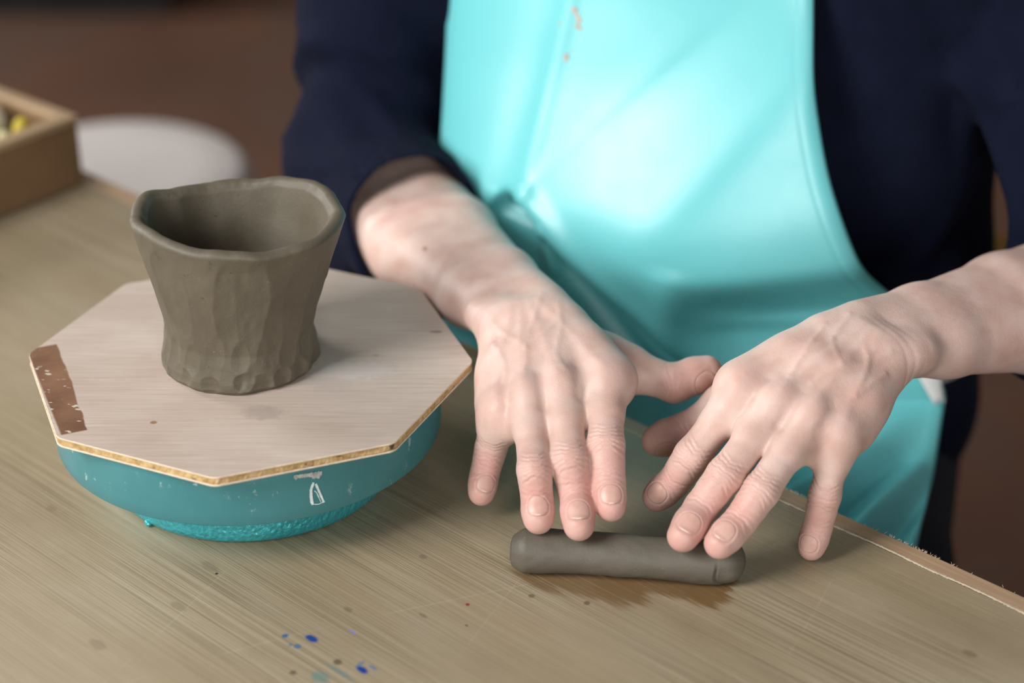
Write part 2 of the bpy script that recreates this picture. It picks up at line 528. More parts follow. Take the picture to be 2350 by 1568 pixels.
mv.set('Normal', mv.bump(g1, .2, .0005))
m_core = Mat('blockboard_core', .8)
k1 = m_core.noise(170, detail=5, rough=.7)
m_core.set('Base Color', m_core.mix(m_core.mr(m_core.noise(95, detail=3), .60, .70),
           m_core.ramp(k1, (.3, (.30, .17, .06)), (.5, (.50, .33, .14)), (.72, (.66, .50, .29))), (.10, .06, .03)))
m_core.set('Normal', m_core.bump(k1, .5, .0008))
m_ven = simple('veneer_edge', (.66, .54, .40), .7, .14, 220, .2, 400)
board = empty('octagonal_board', (BC[0], BC[1], ZT + .0670))
prop(board, 'pale plywood octagonal board with a brown varnished edge lying on the turntable', 'board')
def face_ply(name, z0, z1, R, top):
    V, F = octagon(R, z0, z1, bev=.00025)
    o = mesh_obj(name, V, F, m_ven.m, board, False)
    o.data.materials.append(mv.m)
    if top: o.data.polygons[len(F) - 1].material_index = 1
    return o
face_ply('bottom_veneer', 0, .0011, BR, False)
V, F = octagon(BR - .0003, .0011, .0049, rough=.0006, seed=3, n_edge=60)
mesh_obj('core', V, F, m_core.m, board, False)
face_ply('top_veneer', .0049, .0060, BR, True)

# ================================================================== CLAY
def clay_mat(name, c0, c1):
    m = Mat(name, .55)
    n_ = m.noise(26, detail=5)
    f_ = m.noise(520, detail=3)
    col = m.ramp(n_, (.3, c0), (.7, c1))
    col = m.mix(m.math('MULTIPLY', m.mr(f_, .66, .74), .5), col, (.20, .17, .13))
    col = m.mix(m.math('MULTIPLY', m.mr(m.noise(300, m.mapping(loc=(4, 4, 4)), detail=2), .70, .75), .6), col, (.045, .038, .03))
    m.set('Base Color', col)
    m.set('Roughness', m.math('MULTIPLY_ADD', n_, .25, .44))
    m.set('Normal', m.bump(m.math('ADD', m.noise(700, detail=3), m.math('MULTIPLY', m.noise(130, detail=3), 1.6)), .22, .0007))
    return m
m_clay = clay_mat('damp_grey_clay', (.094, .078, .052), (.126, .105, .072))
m_clay2 = clay_mat('wet_grey_clay', (.090, .077, .057), (.116, .100, .076))
m_clay2.set('Roughness', .42)

def interp_ring(tab, th):
    a = np.array([t[0] for t in tab], float); 
    order = np.argsort(a); a = a[order]
    out = []
    for col in (1, 2):
        v = np.array([t[col] for t in tab], float)[order]
        aa = np.concatenate([a - 360, a, a + 360]); vv = np.concatenate([v, v, v])
        deg = np.degrees(th)
        # cosine-smoothed interpolation
        k = np.clip(np.searchsorted(aa, deg) - 1, 0, len(aa) - 2)
        t = (deg - aa[k]) / (aa[k + 1] - aa[k])
        t = t * t * (3 - 2 * t)
        out.append(vv[k] * (1 - t) + vv[k + 1] * t)
    return out
CC = np.array([-.1575, 1.0125])
RIM = [(-173, .0505, .1640), (158, .0535, .1655), (138, .0475, .1625), (110, .0475, .1605), (85, .0490, .1610), (60, .0535, .1635), (40, .0560, .1650),
       (16, .0570, .1645), (-2, .0590, .1640), (-34, .0580, .1622), (-58, .0530, .1612), (-79, .0510, .1632), (-95, .0505, .1640), (-108, .0500, .1645), (-125, .0500, .1655), (-144, .0500, .1665)]
NT, NS = 420, 170
th = np.linspace(-math.pi, math.pi, NT, endpoint=False)
rc, rh = interp_ring(RIM, th)
rh = rh - HB
# outer profile: fraction of base radius to rim radius by height
ps = np.array([0, .03, .08, .16, .26, .4, .55, .7, .85, 1.0])
pr = np.array([.98, 1.03, 1.03, .99, .965, .995, 1.04, 1.085, 1.125, 1.165])       # times .0445 when round
pw = np.array([0, 0, 0, .02, .07, .20, .40, .60, .80, 1.0])                      # how much rim irregularity shows
dents = []
rd = random.Random(5)
for i in range(20):                                            # long pulled finger facets
    dents.append((-math.pi + 2 * math.pi * (i + rd.uniform(-.3, .3)) / 20, rd.uniform(.40, .68), rd.uniform(.17, .26), rd.uniform(.26, .42), rd.uniform(.0008, .0019), rd.uniform(-.25, .45)))
for i in range(18):                                            # thumb dabs lower down
    dents.append((-math.pi + 2 * math.pi * (i + rd.uniform(-.35, .35)) / 18, rd.uniform(.14, .34), rd.uniform(.11, .18), rd.uniform(.09, .16), rd.uniform(.0008, .0016), rd.uniform(-.3, .5)))
for i in range(19):                                            # row of presses at the foot
    dents.append((-math.pi + 2 * math.pi * (i + rd.uniform(-.3, .3)) / 19, rd.uniform(.045, .10), rd.uniform(.10, .16), rd.uniform(.05, .09), rd.uniform(.0006, .0014), rd.uniform(-.2, .3)))
def dent_field(T, S):
    D = np.zeros_like(T)
    for a, s0, wa, ws, dp, tilt in dents:
        da = (T - a - tilt * (S - s0) + math.pi) % (2 * math.pi) - math.pi
        q = (da / wa) ** 2 + ((S - s0) / ws) ** 2
        D = np.maximum(D, dp * np.clip(1.15 - q, 0, None) ** .8)
    return D
def val_noise(x, y, seed):
    r = np.random.default_rng(seed); G = r.random((64, 64))
    xi, yi = np.floor(x).astype(int), np.floor(y).astype(int)
    fx, fy = x - xi, y - yi
    fx, fy = fx * fx * (3 - 2 * fx), fy * fy * (3 - 2 * fy)
    g = lambda a, b: G[a % 64, b % 64]
    return (g(xi, yi) * (1 - fx) + g(xi + 1, yi) * fx) * (1 - fy) + (g(xi, yi + 1) * (1 - fx) + g(xi + 1, yi + 1) * fx) * fy - .5
WALL = .0080
rows = []
S = np.concatenate([np.linspace(0, .15, 42), np.linspace(.155, 1, 88)])
for s in S:
    R0 = np.interp(s, ps, pr) * .0432
    w = np.interp(s, ps, pw)
    R = R0 + w * (rc + WALL / 2 - 1.165 * .0432)
    rows.append((R, rh * s - (.0015 if s == 0 else 0) * 0, s, 1))
out_R = np.array([r[0] for r in rows])
T, SS = np.meshgrid(th, S)
D = dent_field(T, SS)
fade = np.clip((1.0 - SS) / .10, 0, 1)
out_R = out_R - D * fade * 1.0 + .0010
out_R += .0008 * val_noise(T * 4 + 40, SS * 4, 3) * 2 + .0002 * val_noise(T * 14 + 90, SS * 14, 4) * 2
# overlapping lips where the foot was pressed
for a0, s0, ln_, dp in ((-1.72, .06, .10, .0013), (-1.40, .085, .12, .0014), (-2.15, .07, .09, .0011), (-1.05, .06, .08, .0010), (-.5, .08, .09, .0012), (-2.6, .06, .08, .001)):
    u = (T - a0) + .9 * (SS - s0) ** 2 / .004 * .10
    g = np.exp(-((SS - s0) / (ln_ * .55)) ** 2)
    out_R += dp * g * (1 / (1 + np.exp(-u / .012)) - .5) * np.exp(-(u / .16) ** 2)
Z = rh[None, :] * SS
# undulating foot ring
Z[0] = 0
rings = [(out_R[i], Z[i]) for i in range(len(S))]
top = out_R[-1]
edge_wob = .0006 * val_noise(th * 5 + 30, th * 0 + 2.3, 8) * 2
for k in range(1, 12):                                           # rounded lip
    a = math.pi * k / 12
    rings.append((top - WALL / 2 + WALL / 2 * math.cos(a) + edge_wob * .4, rh + WALL * .42 * math.sin(a) + edge_wob * math.sin(a)))
NI = 46
for k in range(NI):                                              # inner wall
    s = 1 - (k + 0) / (NI - 1) * .87
    R = np.interp(s, ps, pr) * .0432 + np.interp(s, ps, pw) * (rc + WALL / 2 - 1.165 * .0432) - WALL
    R = R - .0016 * (1 - s) + .0012 * val_noise(th * 2.2 + 70, th * 0 + s * 4, 9) * 2 * min(1, (1 - s) * 5)
    rings.append((R, rh * s))
for f in (.85, .5, .2):
    rings.append((R * f, rh * 0 + .0095 + .002 * f * f))
V = []
for R, z in rings:
    V.append(np.stack([R * np.cos(th), R * np.sin(th), z + 0 * th], 1))
V = np.concatenate(V)
nr = len(rings)
ii, jj = np.meshgrid(np.arange(nr - 1), np.arange(NT), indexing='ij')
j2 = (jj + 1) % NT
Q = np.stack([ii * NT + jj, ii * NT + j2, (ii + 1) * NT + j2, (ii + 1) * NT + jj], -1).reshape(-1, 4)
cup = np_mesh('clay_cup', V, Q, m_clay.m)
bm = bmesh.new(); bm.from_mesh(cup.data); bm.verts.ensure_lookup_table()
bm.faces.new([bm.verts[i] for i in range(NT)][::-1])
bm.faces.new([bm.verts[(nr - 1) * NT + i] for i in range(NT)])
bmesh.ops.triangulate(bm, faces=[f for f in bm.faces if len(f.verts) > 4])
bm.to_mesh(cup.data); bm.free()
cup.data.polygons.foreach_set('use_smooth', [True] * len(cup.data.polygons))
cup.location = (CC[0], CC[1], ZT + HB)
prop(cup, 'hand-pinched grey clay cup with an uneven rim standing on the octagonal board', 'cup')

# rolled clay coil
cl0, cl1 = at(1172, 1262, .0122), at(1712, 1291, .0118)
axis = cl1 - cl0; CL = np.linalg.norm(axis[:2]); ca = math.atan2(axis[1], axis[0])
NA, NC = 96, 300
xs = np.linspace(0, 1, NC)
ph = np.linspace(0, 2 * math.pi, NA, endpoint=False)
def coil_r(t):
    r = .0121 + .0004 * math.sin(t * 7 + 1) + .0003 * math.sin(t * 17)
    a = t * CL; b = (1 - t) * CL
    if a < .0095: r *= (.60 + .40 * math.sin(math.pi / 2 * min(1, a / .0095))) if a > .0008 else .42 + a / .0008 * .18
    if b < .010: r *= math.sqrt(max(0, 1 - (1 - b / .010) ** 2.2))
    return max(r, .0002)
V = []
for i, t in enumerate(xs ** 1.0):
    r = coil_r(t)
    R = np.full(NA, r)
    R += .00035 * val_noise(ph * 3 + 11, ph * 0 + t * 22, 21) + .00030 * val_noise(ph * 2 + 31, ph * 0 + t * 9, 22)
    x = t * CL
    # crease of the folded end
    ex = CL - .0125 + .005 * np.sin(ph * 1.0 + 2.2) + .0015 * np.sin(ph * 3)
    face = np.clip(np.cos(ph - math.radians(222)) * 2.2 - .5, 0, 1)
    R -= face * (.0013 * np.exp(-((x - ex) / .0008) ** 2)) 
    R -= face * .0011 / (1 + np.exp(-(x - ex - .001) / .0006))
    if x < .011:                                                # faceted blunt end
        R *= 1 + .035 * np.cos(ph * 3 + .6) * (1 - x / .011)
    zc = .0119 + .0005 * math.sin(t * 5)
    y = R * np.cos(ph) + .0008 * math.sin(t * 6.5)
    z = zc + R * np.sin(ph) * .985
    z = np.maximum(z, .0001 + .0002 * (np.cos(ph) + 1))
    V.append(np.stack([np.full(NA, x), y, z], 1))
V = np.concatenate(V)
ii, jj = np.meshgrid(np.arange(NC - 1), np.arange(NA), indexing='ij')
j2 = (jj + 1) % NA
Q = np.stack([ii * NA + jj, ii * NA + j2, (ii + 1) * NA + j2, (ii + 1) * NA + jj], -1).reshape(-1, 4)[:, ::-1]
coil = np_mesh('clay_coil', V, Q, m_clay2.m)
bm = bmesh.new(); bm.from_mesh(coil.data); bm.verts.ensure_lookup_table()
for L_, rev in [([bm.verts[i] for i in range(NA)], False), ([bm.verts[i] for i in range((NC - 1) * NA, NC * NA)], True)]:
    c_ = bm.verts.new(sum((v.co for v in L_), Vector()) / NA)
    for i in range(NA):
        f_ = (L_[i], L_[(i + 1) % NA], c_)
        bm.faces.new(f_ if rev is False else f_[::-1]).smooth = True
bmesh.ops.recalc_face_normals(bm, faces=bm.faces[:])
bm.to_mesh(coil.data); bm.free()
coil.location = (cl0[0], cl0[1], ZT)
coil.rotation_euler = (0, 0, ca)
prop(coil, 'rolled sausage of damp grey clay on the table under the fingertips', 'clay coil')

# ================================================================== IMPLICIT SURFACE TOOLS
def rcone(P, a, b, r1, r2):
    """signed distance to a round cone (capsule with two radii)"""
    ba = b - a
    l = math.sqrt(float(ba @ ba))
    pa = P - a.astype(P.dtype)
    q2 = np.einsum('ij,ij->i', pa, pa)
    if l < 1e-7 or abs(r1 - r2) >= l:
        return np.sqrt(q2) - max(r1, r2)
    y = pa @ (ba / l).astype(P.dtype)
    x = np.sqrt(np.maximum(q2 - y * y, 0))
    sb = (r1 - r2) / l
    sa = math.sqrt(1 - sb * sb)
    k = sa * y - sb * x
    out = sa * x + sb * y - r1
    m = k < 0
    out[m] = np.sqrt(q2[m]) - r1
    m = k > sa * l
    out[m] = np.sqrt(x[m] ** 2 + (y[m] - l) ** 2) - r2
    return out

def smin(a, b, k):
    h = np.maximum(k - np.abs(a - b), 0) / k
    return np.minimum(a, b) - h * h * k * .25

class Shape:
    """groups of round cones; smooth inside a group, own blend between groups"""
    def __init__(self):
        self.groups = {}            # name -> (k, [prims])
        self.order = []
        self.combine = None
    def g(self, name, k):
        self.groups[name] = (k, []); self.order.append(name); return self
    def add(self, name, a, b, r1, r2):
        self.groups[name][1].append((np.asarray(a, float), np.asarray(b, float), float(r1), float(r2)))
    def chain(self, name, pts, rs):
        for i in range(len(pts) - 1): self.add(name, pts[i], pts[i + 1], rs[i], rs[i + 1])
    def group_eval(self, name, P, centre=None, hd=0.):
        k, prims = self.groups[name]
        d = None
        if centre is not None:
            dc = [rcone(centre, *p)[0] for p in prims]
            best = min(dc)
            prims = [p for p, q in zip(prims, dc) if q - hd < best + hd + 2 * k]
            if best - hd > .03 + hd:
                return None
        for p in prims:
            s = rcone(P, *p)
            d = s if d is None else smin(d, s, k)
        return d
    def evaluate(self, P, centre=None, hd=0.):
        return self.combine(self, P, centre, hd)

def surface_nets(shape, lo, hi, h, B=22, extra=0.03):
    """sparse block-wise naive surface nets -> vertices, quads"""
    lo = np.asarray(lo, float)
    nb = np.ceil((np.asarray(hi) - lo) / (h * B)).astype(int)
    hd = h * (B + 2) * .5 * math.sqrt(3)
    G = np.arange(B + 1)
    loc = np.stack(np.meshgrid(G, G, G, indexing='ij'), -1).reshape(-1, 3)
    co = np.array([[0, 0, 0], [1, 0, 0], [0, 1, 0], [1, 1, 0], [0, 0, 1], [1, 0, 1], [0, 1, 1], [1, 1, 1]])
    edges = [(0, 1), (2, 3), (4, 5), (6, 7), (0, 2), (1, 3), (4, 6), (5, 7), (0, 4), (1, 5), (2, 6), (3, 7)]
    dims = nb * B + 2
    keys, pos, quads = [], [], []
    def key(c): return (c[:, 0].astype(np.int64) * dims[1] + c[:, 1]) * dims[2] + c[:, 2]
    blocks = np.stack(np.meshgrid(*[np.arange(n_) for n_ in nb], indexing='ij'), -1).reshape(-1, 3) * B
    dcs = shape.evaluate(lo + (blocks + B / 2) * h)
    blocks = blocks[np.abs(dcs) < hd + extra * .3]
    for _ in (0,):
        for _ in (0,):
            for o in blocks:
                c = lo + (o + B / 2) * h
                d = shape.evaluate((lo + (loc + o) * h).astype(np.float32), c[None, :], hd)
                if d is None: continue
                D = d.reshape(B + 1, B + 1, B + 1)
                sgn = D < 0
                if sgn.all() or not sgn.any(): continue
                cnt = sum(sgn[x:B + x, y:B + y, z:B + z].astype(np.int8) for x, y, z in co)
                act = np.argwhere((cnt > 0) & (cnt < 8))
                if not len(act): continue
                cv = np.stack([D[act[:, 0] + x, act[:, 1] + y, act[:, 2] + z] for x, y, z in co], 1)
                acc = np.zeros((len(act), 3)); n = np.zeros(len(act))
                for e0, e1 in edges:
                    a, b = cv[:, e0], cv[:, e1]
                    m = (a < 0) != (b < 0)
                    t = a[m] / (a[m] - b[m])
                    acc[m] += co[e0] + t[:, None] * (co[e1] - co[e0])
                    n[m] += 1
                keys.append(key(act + o))
                pos.append(lo + (act + o + acc / n[:, None]) * h)
                for ax in range(3):
                    u, v = (ax + 1) % 3, (ax + 2) % 3
                    sl0 = [slice(0, B)] * 3; sl1 = [slice(0, B)] * 3
                    sl1[ax] = slice(1, B + 1)
                    A, Bq = sgn[tuple(sl0)], sgn[tuple(sl1)]
                    for flip, mask in ((False, A & ~Bq), (True, ~A & Bq)):
                        idx = np.argwhere(mask) + o
                        if not len(idx): continue
                        du = np.zeros(3, int); du[u] = 1
                        dv = np.zeros(3, int); dv[v] = 1
                        q = np.stack([key(idx - du - dv), key(idx - dv), key(idx), key(idx - du)], 1)
                        quads.append(q[:, ::-1] if flip else q)
    keys = np.concatenate(keys); pos = np.concatenate(pos); quads = np.concatenate(quads)
    uk, first = np.unique(keys, return_index=True)
    V = pos[first]
    qi = np.searchsorted(uk, quads)
    qi = np.minimum(qi, len(uk) - 1)
    ok = (uk[qi] == quads).all(1)
    return V, qi[ok]

def smooth_mesh(V, Q, it=2, lam=.5):
    e = np.concatenate([Q[:, [0, 1]], Q[:, [1, 2]], Q[:, [2, 3]], Q[:, [3, 0]]])
    e = np.concatenate([e, e[:, ::-1]])
    n = np.bincount(e[:, 0], minlength=len(V)).astype(float)
    n[n == 0] = 1
    for _ in range(it):
        s = np.stack([np.bincount(e[:, 0], weights=V[e[:, 1], k], minlength=len(V)) for k in range(3)], 1)
        V = V * (1 - lam) + lam * s / n[:, None]
    return V

def vnormals(V, Q):
    fn_ = np.cross(V[Q[:, 2]] - V[Q[:, 0]], V[Q[:, 3]] - V[Q[:, 1]])
    N = np.zeros_like(V)
    for k in range(4):
        for c in range(3):
            N[:, c] += np.bincount(Q[:, k], weights=fn_[:, c], minlength=len(V))
    return N / np.maximum(np.linalg.norm(N, axis=1), 1e-12)[:, None]

def unit(v): return v / np.linalg.norm(v)

# ================================================================== PERSON
# ---- body frame: yaw ~20 deg, lateral axis LX (towards her left hand), forward FX
YAW = math.radians(20)
LX = np.array([math.cos(YAW), -math.sin(YAW), 0])
FX = np.array([-math.sin(YAW), -math.cos(YAW), 0])
UZ = np.array([0, 0, 1.0])
BO = np.array([.140, 1.335, ZT])
def bp(u, f, z): return BO + LX * u + FX * f + UZ * z

person = empty('person', tuple(BO - UZ * ZT))
prop(person, 'person in a navy shirt and turquoise apron rolling clay with both hands', 'person')

# ---- joints as (pixel x, pixel y, height above table)
HANDS = {
 'right': dict(
   f=dict(index=[(1390, 880, .0790), (1390, 1024, .0625), (1396, 1108, .0470), (1401, 1162, .0395)],
          middle=[(1290, 895, .0775), (1306, 1058, .0580), (1321, 1130, .0415), (1328, 1204, .0343)],
          ring=[(1213, 915, .0735), (1226, 1080, .0555), (1233, 1148, .0390), (1235, 1191, .0336)],
          pinky=[(1149, 945, .0640), (1127, 1028, .0400), (1112, 1089, .0255), (1104, 1130, .0190)],
          thumb=[(1300, 790, .0720), (1440, 848, .0600), (1548, 880, .0560), (1622, 852, .0620)]),
   r=dict(index=(.0126, .0102, .0090, .0083), middle=(.0126, .0103, .0090, .0086), ring=(.0118, .0091, .0083, .0081),
          pinky=(.0112, .0088, .0078, .0073), thumb=(.0165, .0130, .0108, .0100)),
   roll=dict(index=-14, middle=-12, ring=-12, pinky=-38, thumb=90),
   wrist=(1212, 738, .0865), elbow=(848, 434, .052)),
 'left': dict(
   f=dict(index=[(1702, 898, .0850), (1588, 1047, .0545), (1547, 1106, .0365), (1507, 1140, .0275)],
          middle=[(1784, 932, .0835), (1663, 1092, .0575), (1609, 1164, .0415), (1568, 1229, .0346)],
          ring=[(1858, 960, .0805), (1747, 1127, .0548), (1698, 1198, .0400), (1652, 1246, .0343)],
          pinky=[(1926, 996, .0720), (1893, 1138, .0400), (1877, 1206, .0210), (1862, 1256, .0092)],
          thumb=[(1850, 840, .0760), (1665, 935, .0500), (1572, 992, .0360), (1508, 1012, .0310)]),
   r=dict(index=(.0126, .0098, .0086, .0083), middle=(.0126, .0098, .0088, .0088), ring=(.0118, .0096, .0087, .0085),
          pinky=(.0110, .0085, .0077, .0074), thumb=(.0165, .0125, .0105, .0098)),
   roll=dict(index=-20, middle=-6, ring=4, pinky=18, thumb=-90),
   wrist=(1992, 792, .0960), elbow=(2600, 655, .066)),
}
FN = ('index', 'middle', 'ring', 'pinky')
arm_parts = []
nail_specs = []
ARM_INFO = {}
for side in ('right', 'left'):
    H = HANDS[side]
    J = {k: [at(*p) for p in v] for k, v in H['f'].items()}
    W = at(*H['wrist']); EL = at(*H['elbow'])
    MC = {k: J[k][0] for k in FN}
    fwd = unit((MC['middle'] + MC['ring']) / 2 - W)
    lat = MC['index'] - MC['pinky']; lat = unit(lat - fwd * (lat @ fwd))     # towards the thumb side
    nrm = np.cross(lat, fwd)
    if nrm[2] < 0: nrm = -nrm
    ax = unit(EL - W)
    sh = Shape()
    sh.g('palm', .010)
    # forearm: radius / ulna pair
    alat = unit(lat - ax * (lat @ ax))
    anrm = unit(nrm - ax * (nrm @ ax))
    FL_ = np.linalg.norm(EL - W)
    for s_ in (-1, 1):
        sh.chain('palm', [W - fwd * .004 + alat * .0115 * s_ + nrm * .001, W + ax * FL_ * .22 + alat * .0125 * s_, W + ax * FL_ * .55 + alat * .0165 * s_ - anrm * .002,
                          W + ax * FL_ * .85 + alat * .018 * s_ - anrm * .002, EL + ax * .02 + alat * .014 * s_],
                 [.0160, .0182, .0250, .0310, .0300])
    sh.chain('palm', [W + ax * FL_ * .10, W + ax * FL_ * .55 - anrm * .002, W + ax * FL_ * .85 - anrm * .002, EL + ax * .02], [.0162, .0250, .0310, .0300])
    # ulnar head
    sh.add('palm', W + ax * .012 - alat * .0215 + anrm * .0075, W + ax * .018 - alat * .0215 + anrm * .0075, .0088, .0088)
    # carpus and metacarpals
    for i, k in enumerate(FN):
        cp = W + lat * (.0135 - .0092 * i) + fwd * .008 + nrm * .0005
        rm = H['r'][k][0]
        kn = MC[k] - nrm * .0005
        mid_ = (cp + kn) / 2 + nrm * (.0022, .0030, .0022, .0004)[i]
        sh.chain('palm', [cp, mid_, kn], [.0150, .0132, rm])
        sh.add('palm', kn + nrm * .0015, kn + nrm * .0015 + fwd * .001, rm * .80, rm * .78)
        # palmar pad
        sh.add('palm', mid_ - nrm * .008, kn - nrm * .005, .0125, .0115)
    # hypothenar
    sh.add('palm', W - lat * .014 + fwd * .012 - nrm * .006, MC['pinky'] - nrm * .007 - fwd * .014, .0145, .0125)
    # thumb base
    TJ = J['thumb']
    sh.add('palm', W + lat * .016 + fwd * .010 - nrm * .004, TJ[0], .0150, H['r']['thumb'][0])
    sh.add('palm', TJ[0], TJ[1], H['r']['thumb'][0], H['r']['thumb'][1] * 1.05)
    sh.add('palm', TJ[0] * .4 + TJ[1] * .6, MC['index'] * .65 + W * .35 - nrm * .007, .0105, .0105)
    sh.add('palm', W + lat * .021 + fwd * .018, MC['index'] - fwd * .007 + lat * .0050 - nrm * .003, .0125, .0128)
    # web of skin between the fingers
    for a, b in zip(FN, FN[1:]):
        pa = J[a][0] * .62 + J[a][1] * .38; pb = J[b][0] * .62 + J[b][1] * .38
        sh.add('palm', pa - nrm * .003, pb - nrm * .003, .0058, .0058)
    # fingers
    for k in FN + ('thumb',):
        sh.g(k, .0035)
        p0, p1, p2, p3 = J[k]
        r0, r1, r2, r3 = H['r'][k]
        if k == 'thumb':
            sh.chain(k, [p0 * .35 + p1 * .65, p1, p1 * .5 + p2 * .5, p2, p2 * .4 + p3 * .6, p3], [r1 * 1.1, r1, r2 * .98, r2 * 1.03, r3 * 1.07, r3 * .93])
        else:
            d1 = unit(p1 - p0); d3 = unit(p3 - p2)
            sh.chain(k, [p0, p0 * .5 + p1 * .5, p1, p1 * .5 + p2 * .5, p2, p2 * .42 + p3 * .58, p3],
                     [r0 * .86, r1 * .985, r1, (r1 + r2) * .485, r2 * 1.0, r3 * 1.03, r3 * .92])
            ff = unit(fwd - d3 * (fwd @ d3)) if k != 'thumb' else fwd
            # soft pad under the tip
            pn = unit(nrm - d3 * (nrm @ d3))
            sh.add(k, p3 - pn * .0012 - d3 * .004, p3 - pn * .0012 + d3 * .0004, r3 * .9, r3 * .86)
    def comb(s, P, c, hd):
        d = s.group_eval('palm', P, c, hd)
        u = None
        for k in FN + ('thumb',):
            e = s.group_eval(k, P, c, hd)
            if e is None: continue
            u = e if u is None else smin(u, e, .0009)
        if u is None: return d
        if d is None: return u
        return smin(d, u, .0065)
    sh.combine = comb
    allp = np.array([p for v in J.values() for p in v] + [W, EL])
    HVOX = .0008
    V, Q = surface_nets(sh, allp.min(0) - .045, allp.max(0) + .045, HVOX, B=18)
    V = smooth_mesh(V, Q, 3, .5)
    N0 = vnormals(V, Q)
    # ------------------------------------------------ skin relief
    disp = np.zeros(len(V)); red = np.zeros(len(V)); pale = np.zeros(len(V))
    def wrinkles(Pj, a, n, l, r, offs, depth, width, curve, ext=1.15):
        global disp
        m = np.where(((V - Pj) ** 2).sum(1) < (r * 2.2) ** 2)[0]
        q = V[m] - Pj
        x, y, z = q @ a, q @ l, q @ n
        dors = np.clip((z / r - .05) / .5, 0, 1)
        dors = dors * dors * (3 - 2 * dors) * np.exp(-(np.abs(y) / (r * ext)) ** 4)
        g = np.zeros(len(m))
        wav = .00035 * np.sin(y * 900 + offs[0] * 4000) + .0002 * np.sin(y * 2100 + x * 300)
        for j, o in enumerate(offs):
            cv = curve * (o / (abs(max(offs, key=abs)) + 1e-9)) * y * y / r
            g -= depth * (.65 + .35 * math.sin(j * 2.3 + r * 9e3)) * np.exp(-((x - o - cv + wav) / width) ** 2)
            g += depth * .45 * np.exp(-((x - o - cv + wav + width * 1.7) / (width * 1.2)) ** 2)
        disp[m] += g * dors
        red[m] += .5 * np.exp(-(x / (r * .9)) ** 2) * dors
    rl = 1 if side == 'right' else -1
    for k in FN + ('thumb',):
        p0, p1, p2, p3 = J[k]; r0, r1, r2, r3 = H['r'][k]
        rad = math.radians(H['roll'][k])
        def frame(a):
            n = unit(nrm - a * (nrm @ a))
            l = np.cross(a, n)
            n2 = n * math.cos(rad) + l * math.sin(rad) * 1.0
            return n2, np.cross(a, n2)
        if k != 'thumb':
            a = unit(unit(p1 - p0) + unit(p2 - p1)); n, l = frame(a)
            hs = r1 / .0098
            wrinkles(p1, a, n, l, r1, [v * hs for v in (-.0066, -.0044, -.0024, -.0006, .0012, .0031, .0055)], .00062, .00070, .55)
            a = unit(unit(p2 - p1) + unit(p3 - p2)); n, l = frame(a)
            wrinkles(p2, a, n, l, r2, [v * hs for v in (-.0034, -.0016, .0004, .0026)], .00042, .00062, .45)
            a = unit(p2 - p1); n, l = frame(a)
            wrinkles((p1 + p2) / 2, a, n, l, r2, [-.0030, .0012, .0040], .00012, .0005, .3)
        else:
            a = unit(unit(p2 - p1) + unit(p3 - p2)); n, l = frame(a)
            wrinkles(p2, a, n, l, r2, [-.003, -.001, .001, .003], .0003, .0006, .3)
            cam_n = unit(CAM - p2); cam_n = unit(cam_n - a * (cam_n @ a))
            wrinkles(p2 - a * .001, a, cam_n, np.cross(a, cam_n), r2, [-.0012, .0012], .0004, .0006, .2)
        # colour: pink fingertips
        dtip = np.sqrt(((V - p3) ** 2).sum(1))
        red += 1.0 * np.exp(-(dtip / (r3 * 1.7)) ** 2)
        # nail
        a = unit(p3 - p2); n, l = frame(a)
        nail_specs.append((side, k, p3, a, n, l, r3))
        NB = p3 - a * r3 * .38                                    # nail centre on axis
        m = np.where(((V - p3) ** 2).sum(1) < (r3 * 2.6) ** 2)[0]
        q = V[m] - NB
        x, y, z = q @ a, q @ l, q @ n
        wn, ln2 = r3 * .72, r3 * .68
        up_ = np.clip(z / (r3 * .3), 0, 1)
        yy, xx = y / wn, x / ln2
        e = (np.abs(yy) ** 2.6 + np.abs(np.where(xx < 0, xx, xx * .95)) ** 2.6)
        inside = 1 / (1 + np.exp((e - 1) / .10))
        disp[m] += up_ * (-.00042 * inside + .00030 * np.exp(-((e - 1.35) / .30) ** 2) * (xx < .75))
    # webs / finger-root folds, tendons, veins on the back of the hand
    def line_bump(pts, amp, width, sgn=1):
        global disp
        best = np.full(len(V), 1e9)
        for a, b in zip(pts, pts[1:]):
            ba = b - a; t = np.clip(((V - a) @ ba) / (ba @ ba), 0, 1)
            q = V - a - t[:, None] * ba
            q = q - (q @ nrm)[:, None] * nrm * .75
            best = np.minimum(best, np.sqrt((q * q).sum(1)))
        fac = np.clip((N0 @ nrm - .25) / .4, 0, 1)
        disp += amp * np.exp(-(best / width) ** 2) * fac
    top_ = nrm * .012
    for i, k in enumerate(FN):
        cp = W + lat * (.008 - .0045 * i) + fwd * .004
        line_bump([cp + top_, MC[k] * .55 + cp * .45 + top_, MC[k] + top_], .00055, .0030)
        line_bump([MC[k] - fwd * .003 + top_, MC[k] + fwd * .004 + top_], .0005, .0062)
    for a, b in zip(FN, FN[1:]):
        wv = (J[a][0] * .66 + J[a][1] * .34 + J[b][0] * .66 + J[b][1] * .34) / 2
        back = (MC[a] + MC[b]) / 2
        line_bump([back + top_ - fwd * .004, wv + top_], -.0012, .0036)
    def hp(u, v): return W + lat * u + fwd * v + top_        # point on the back of the hand (metres)
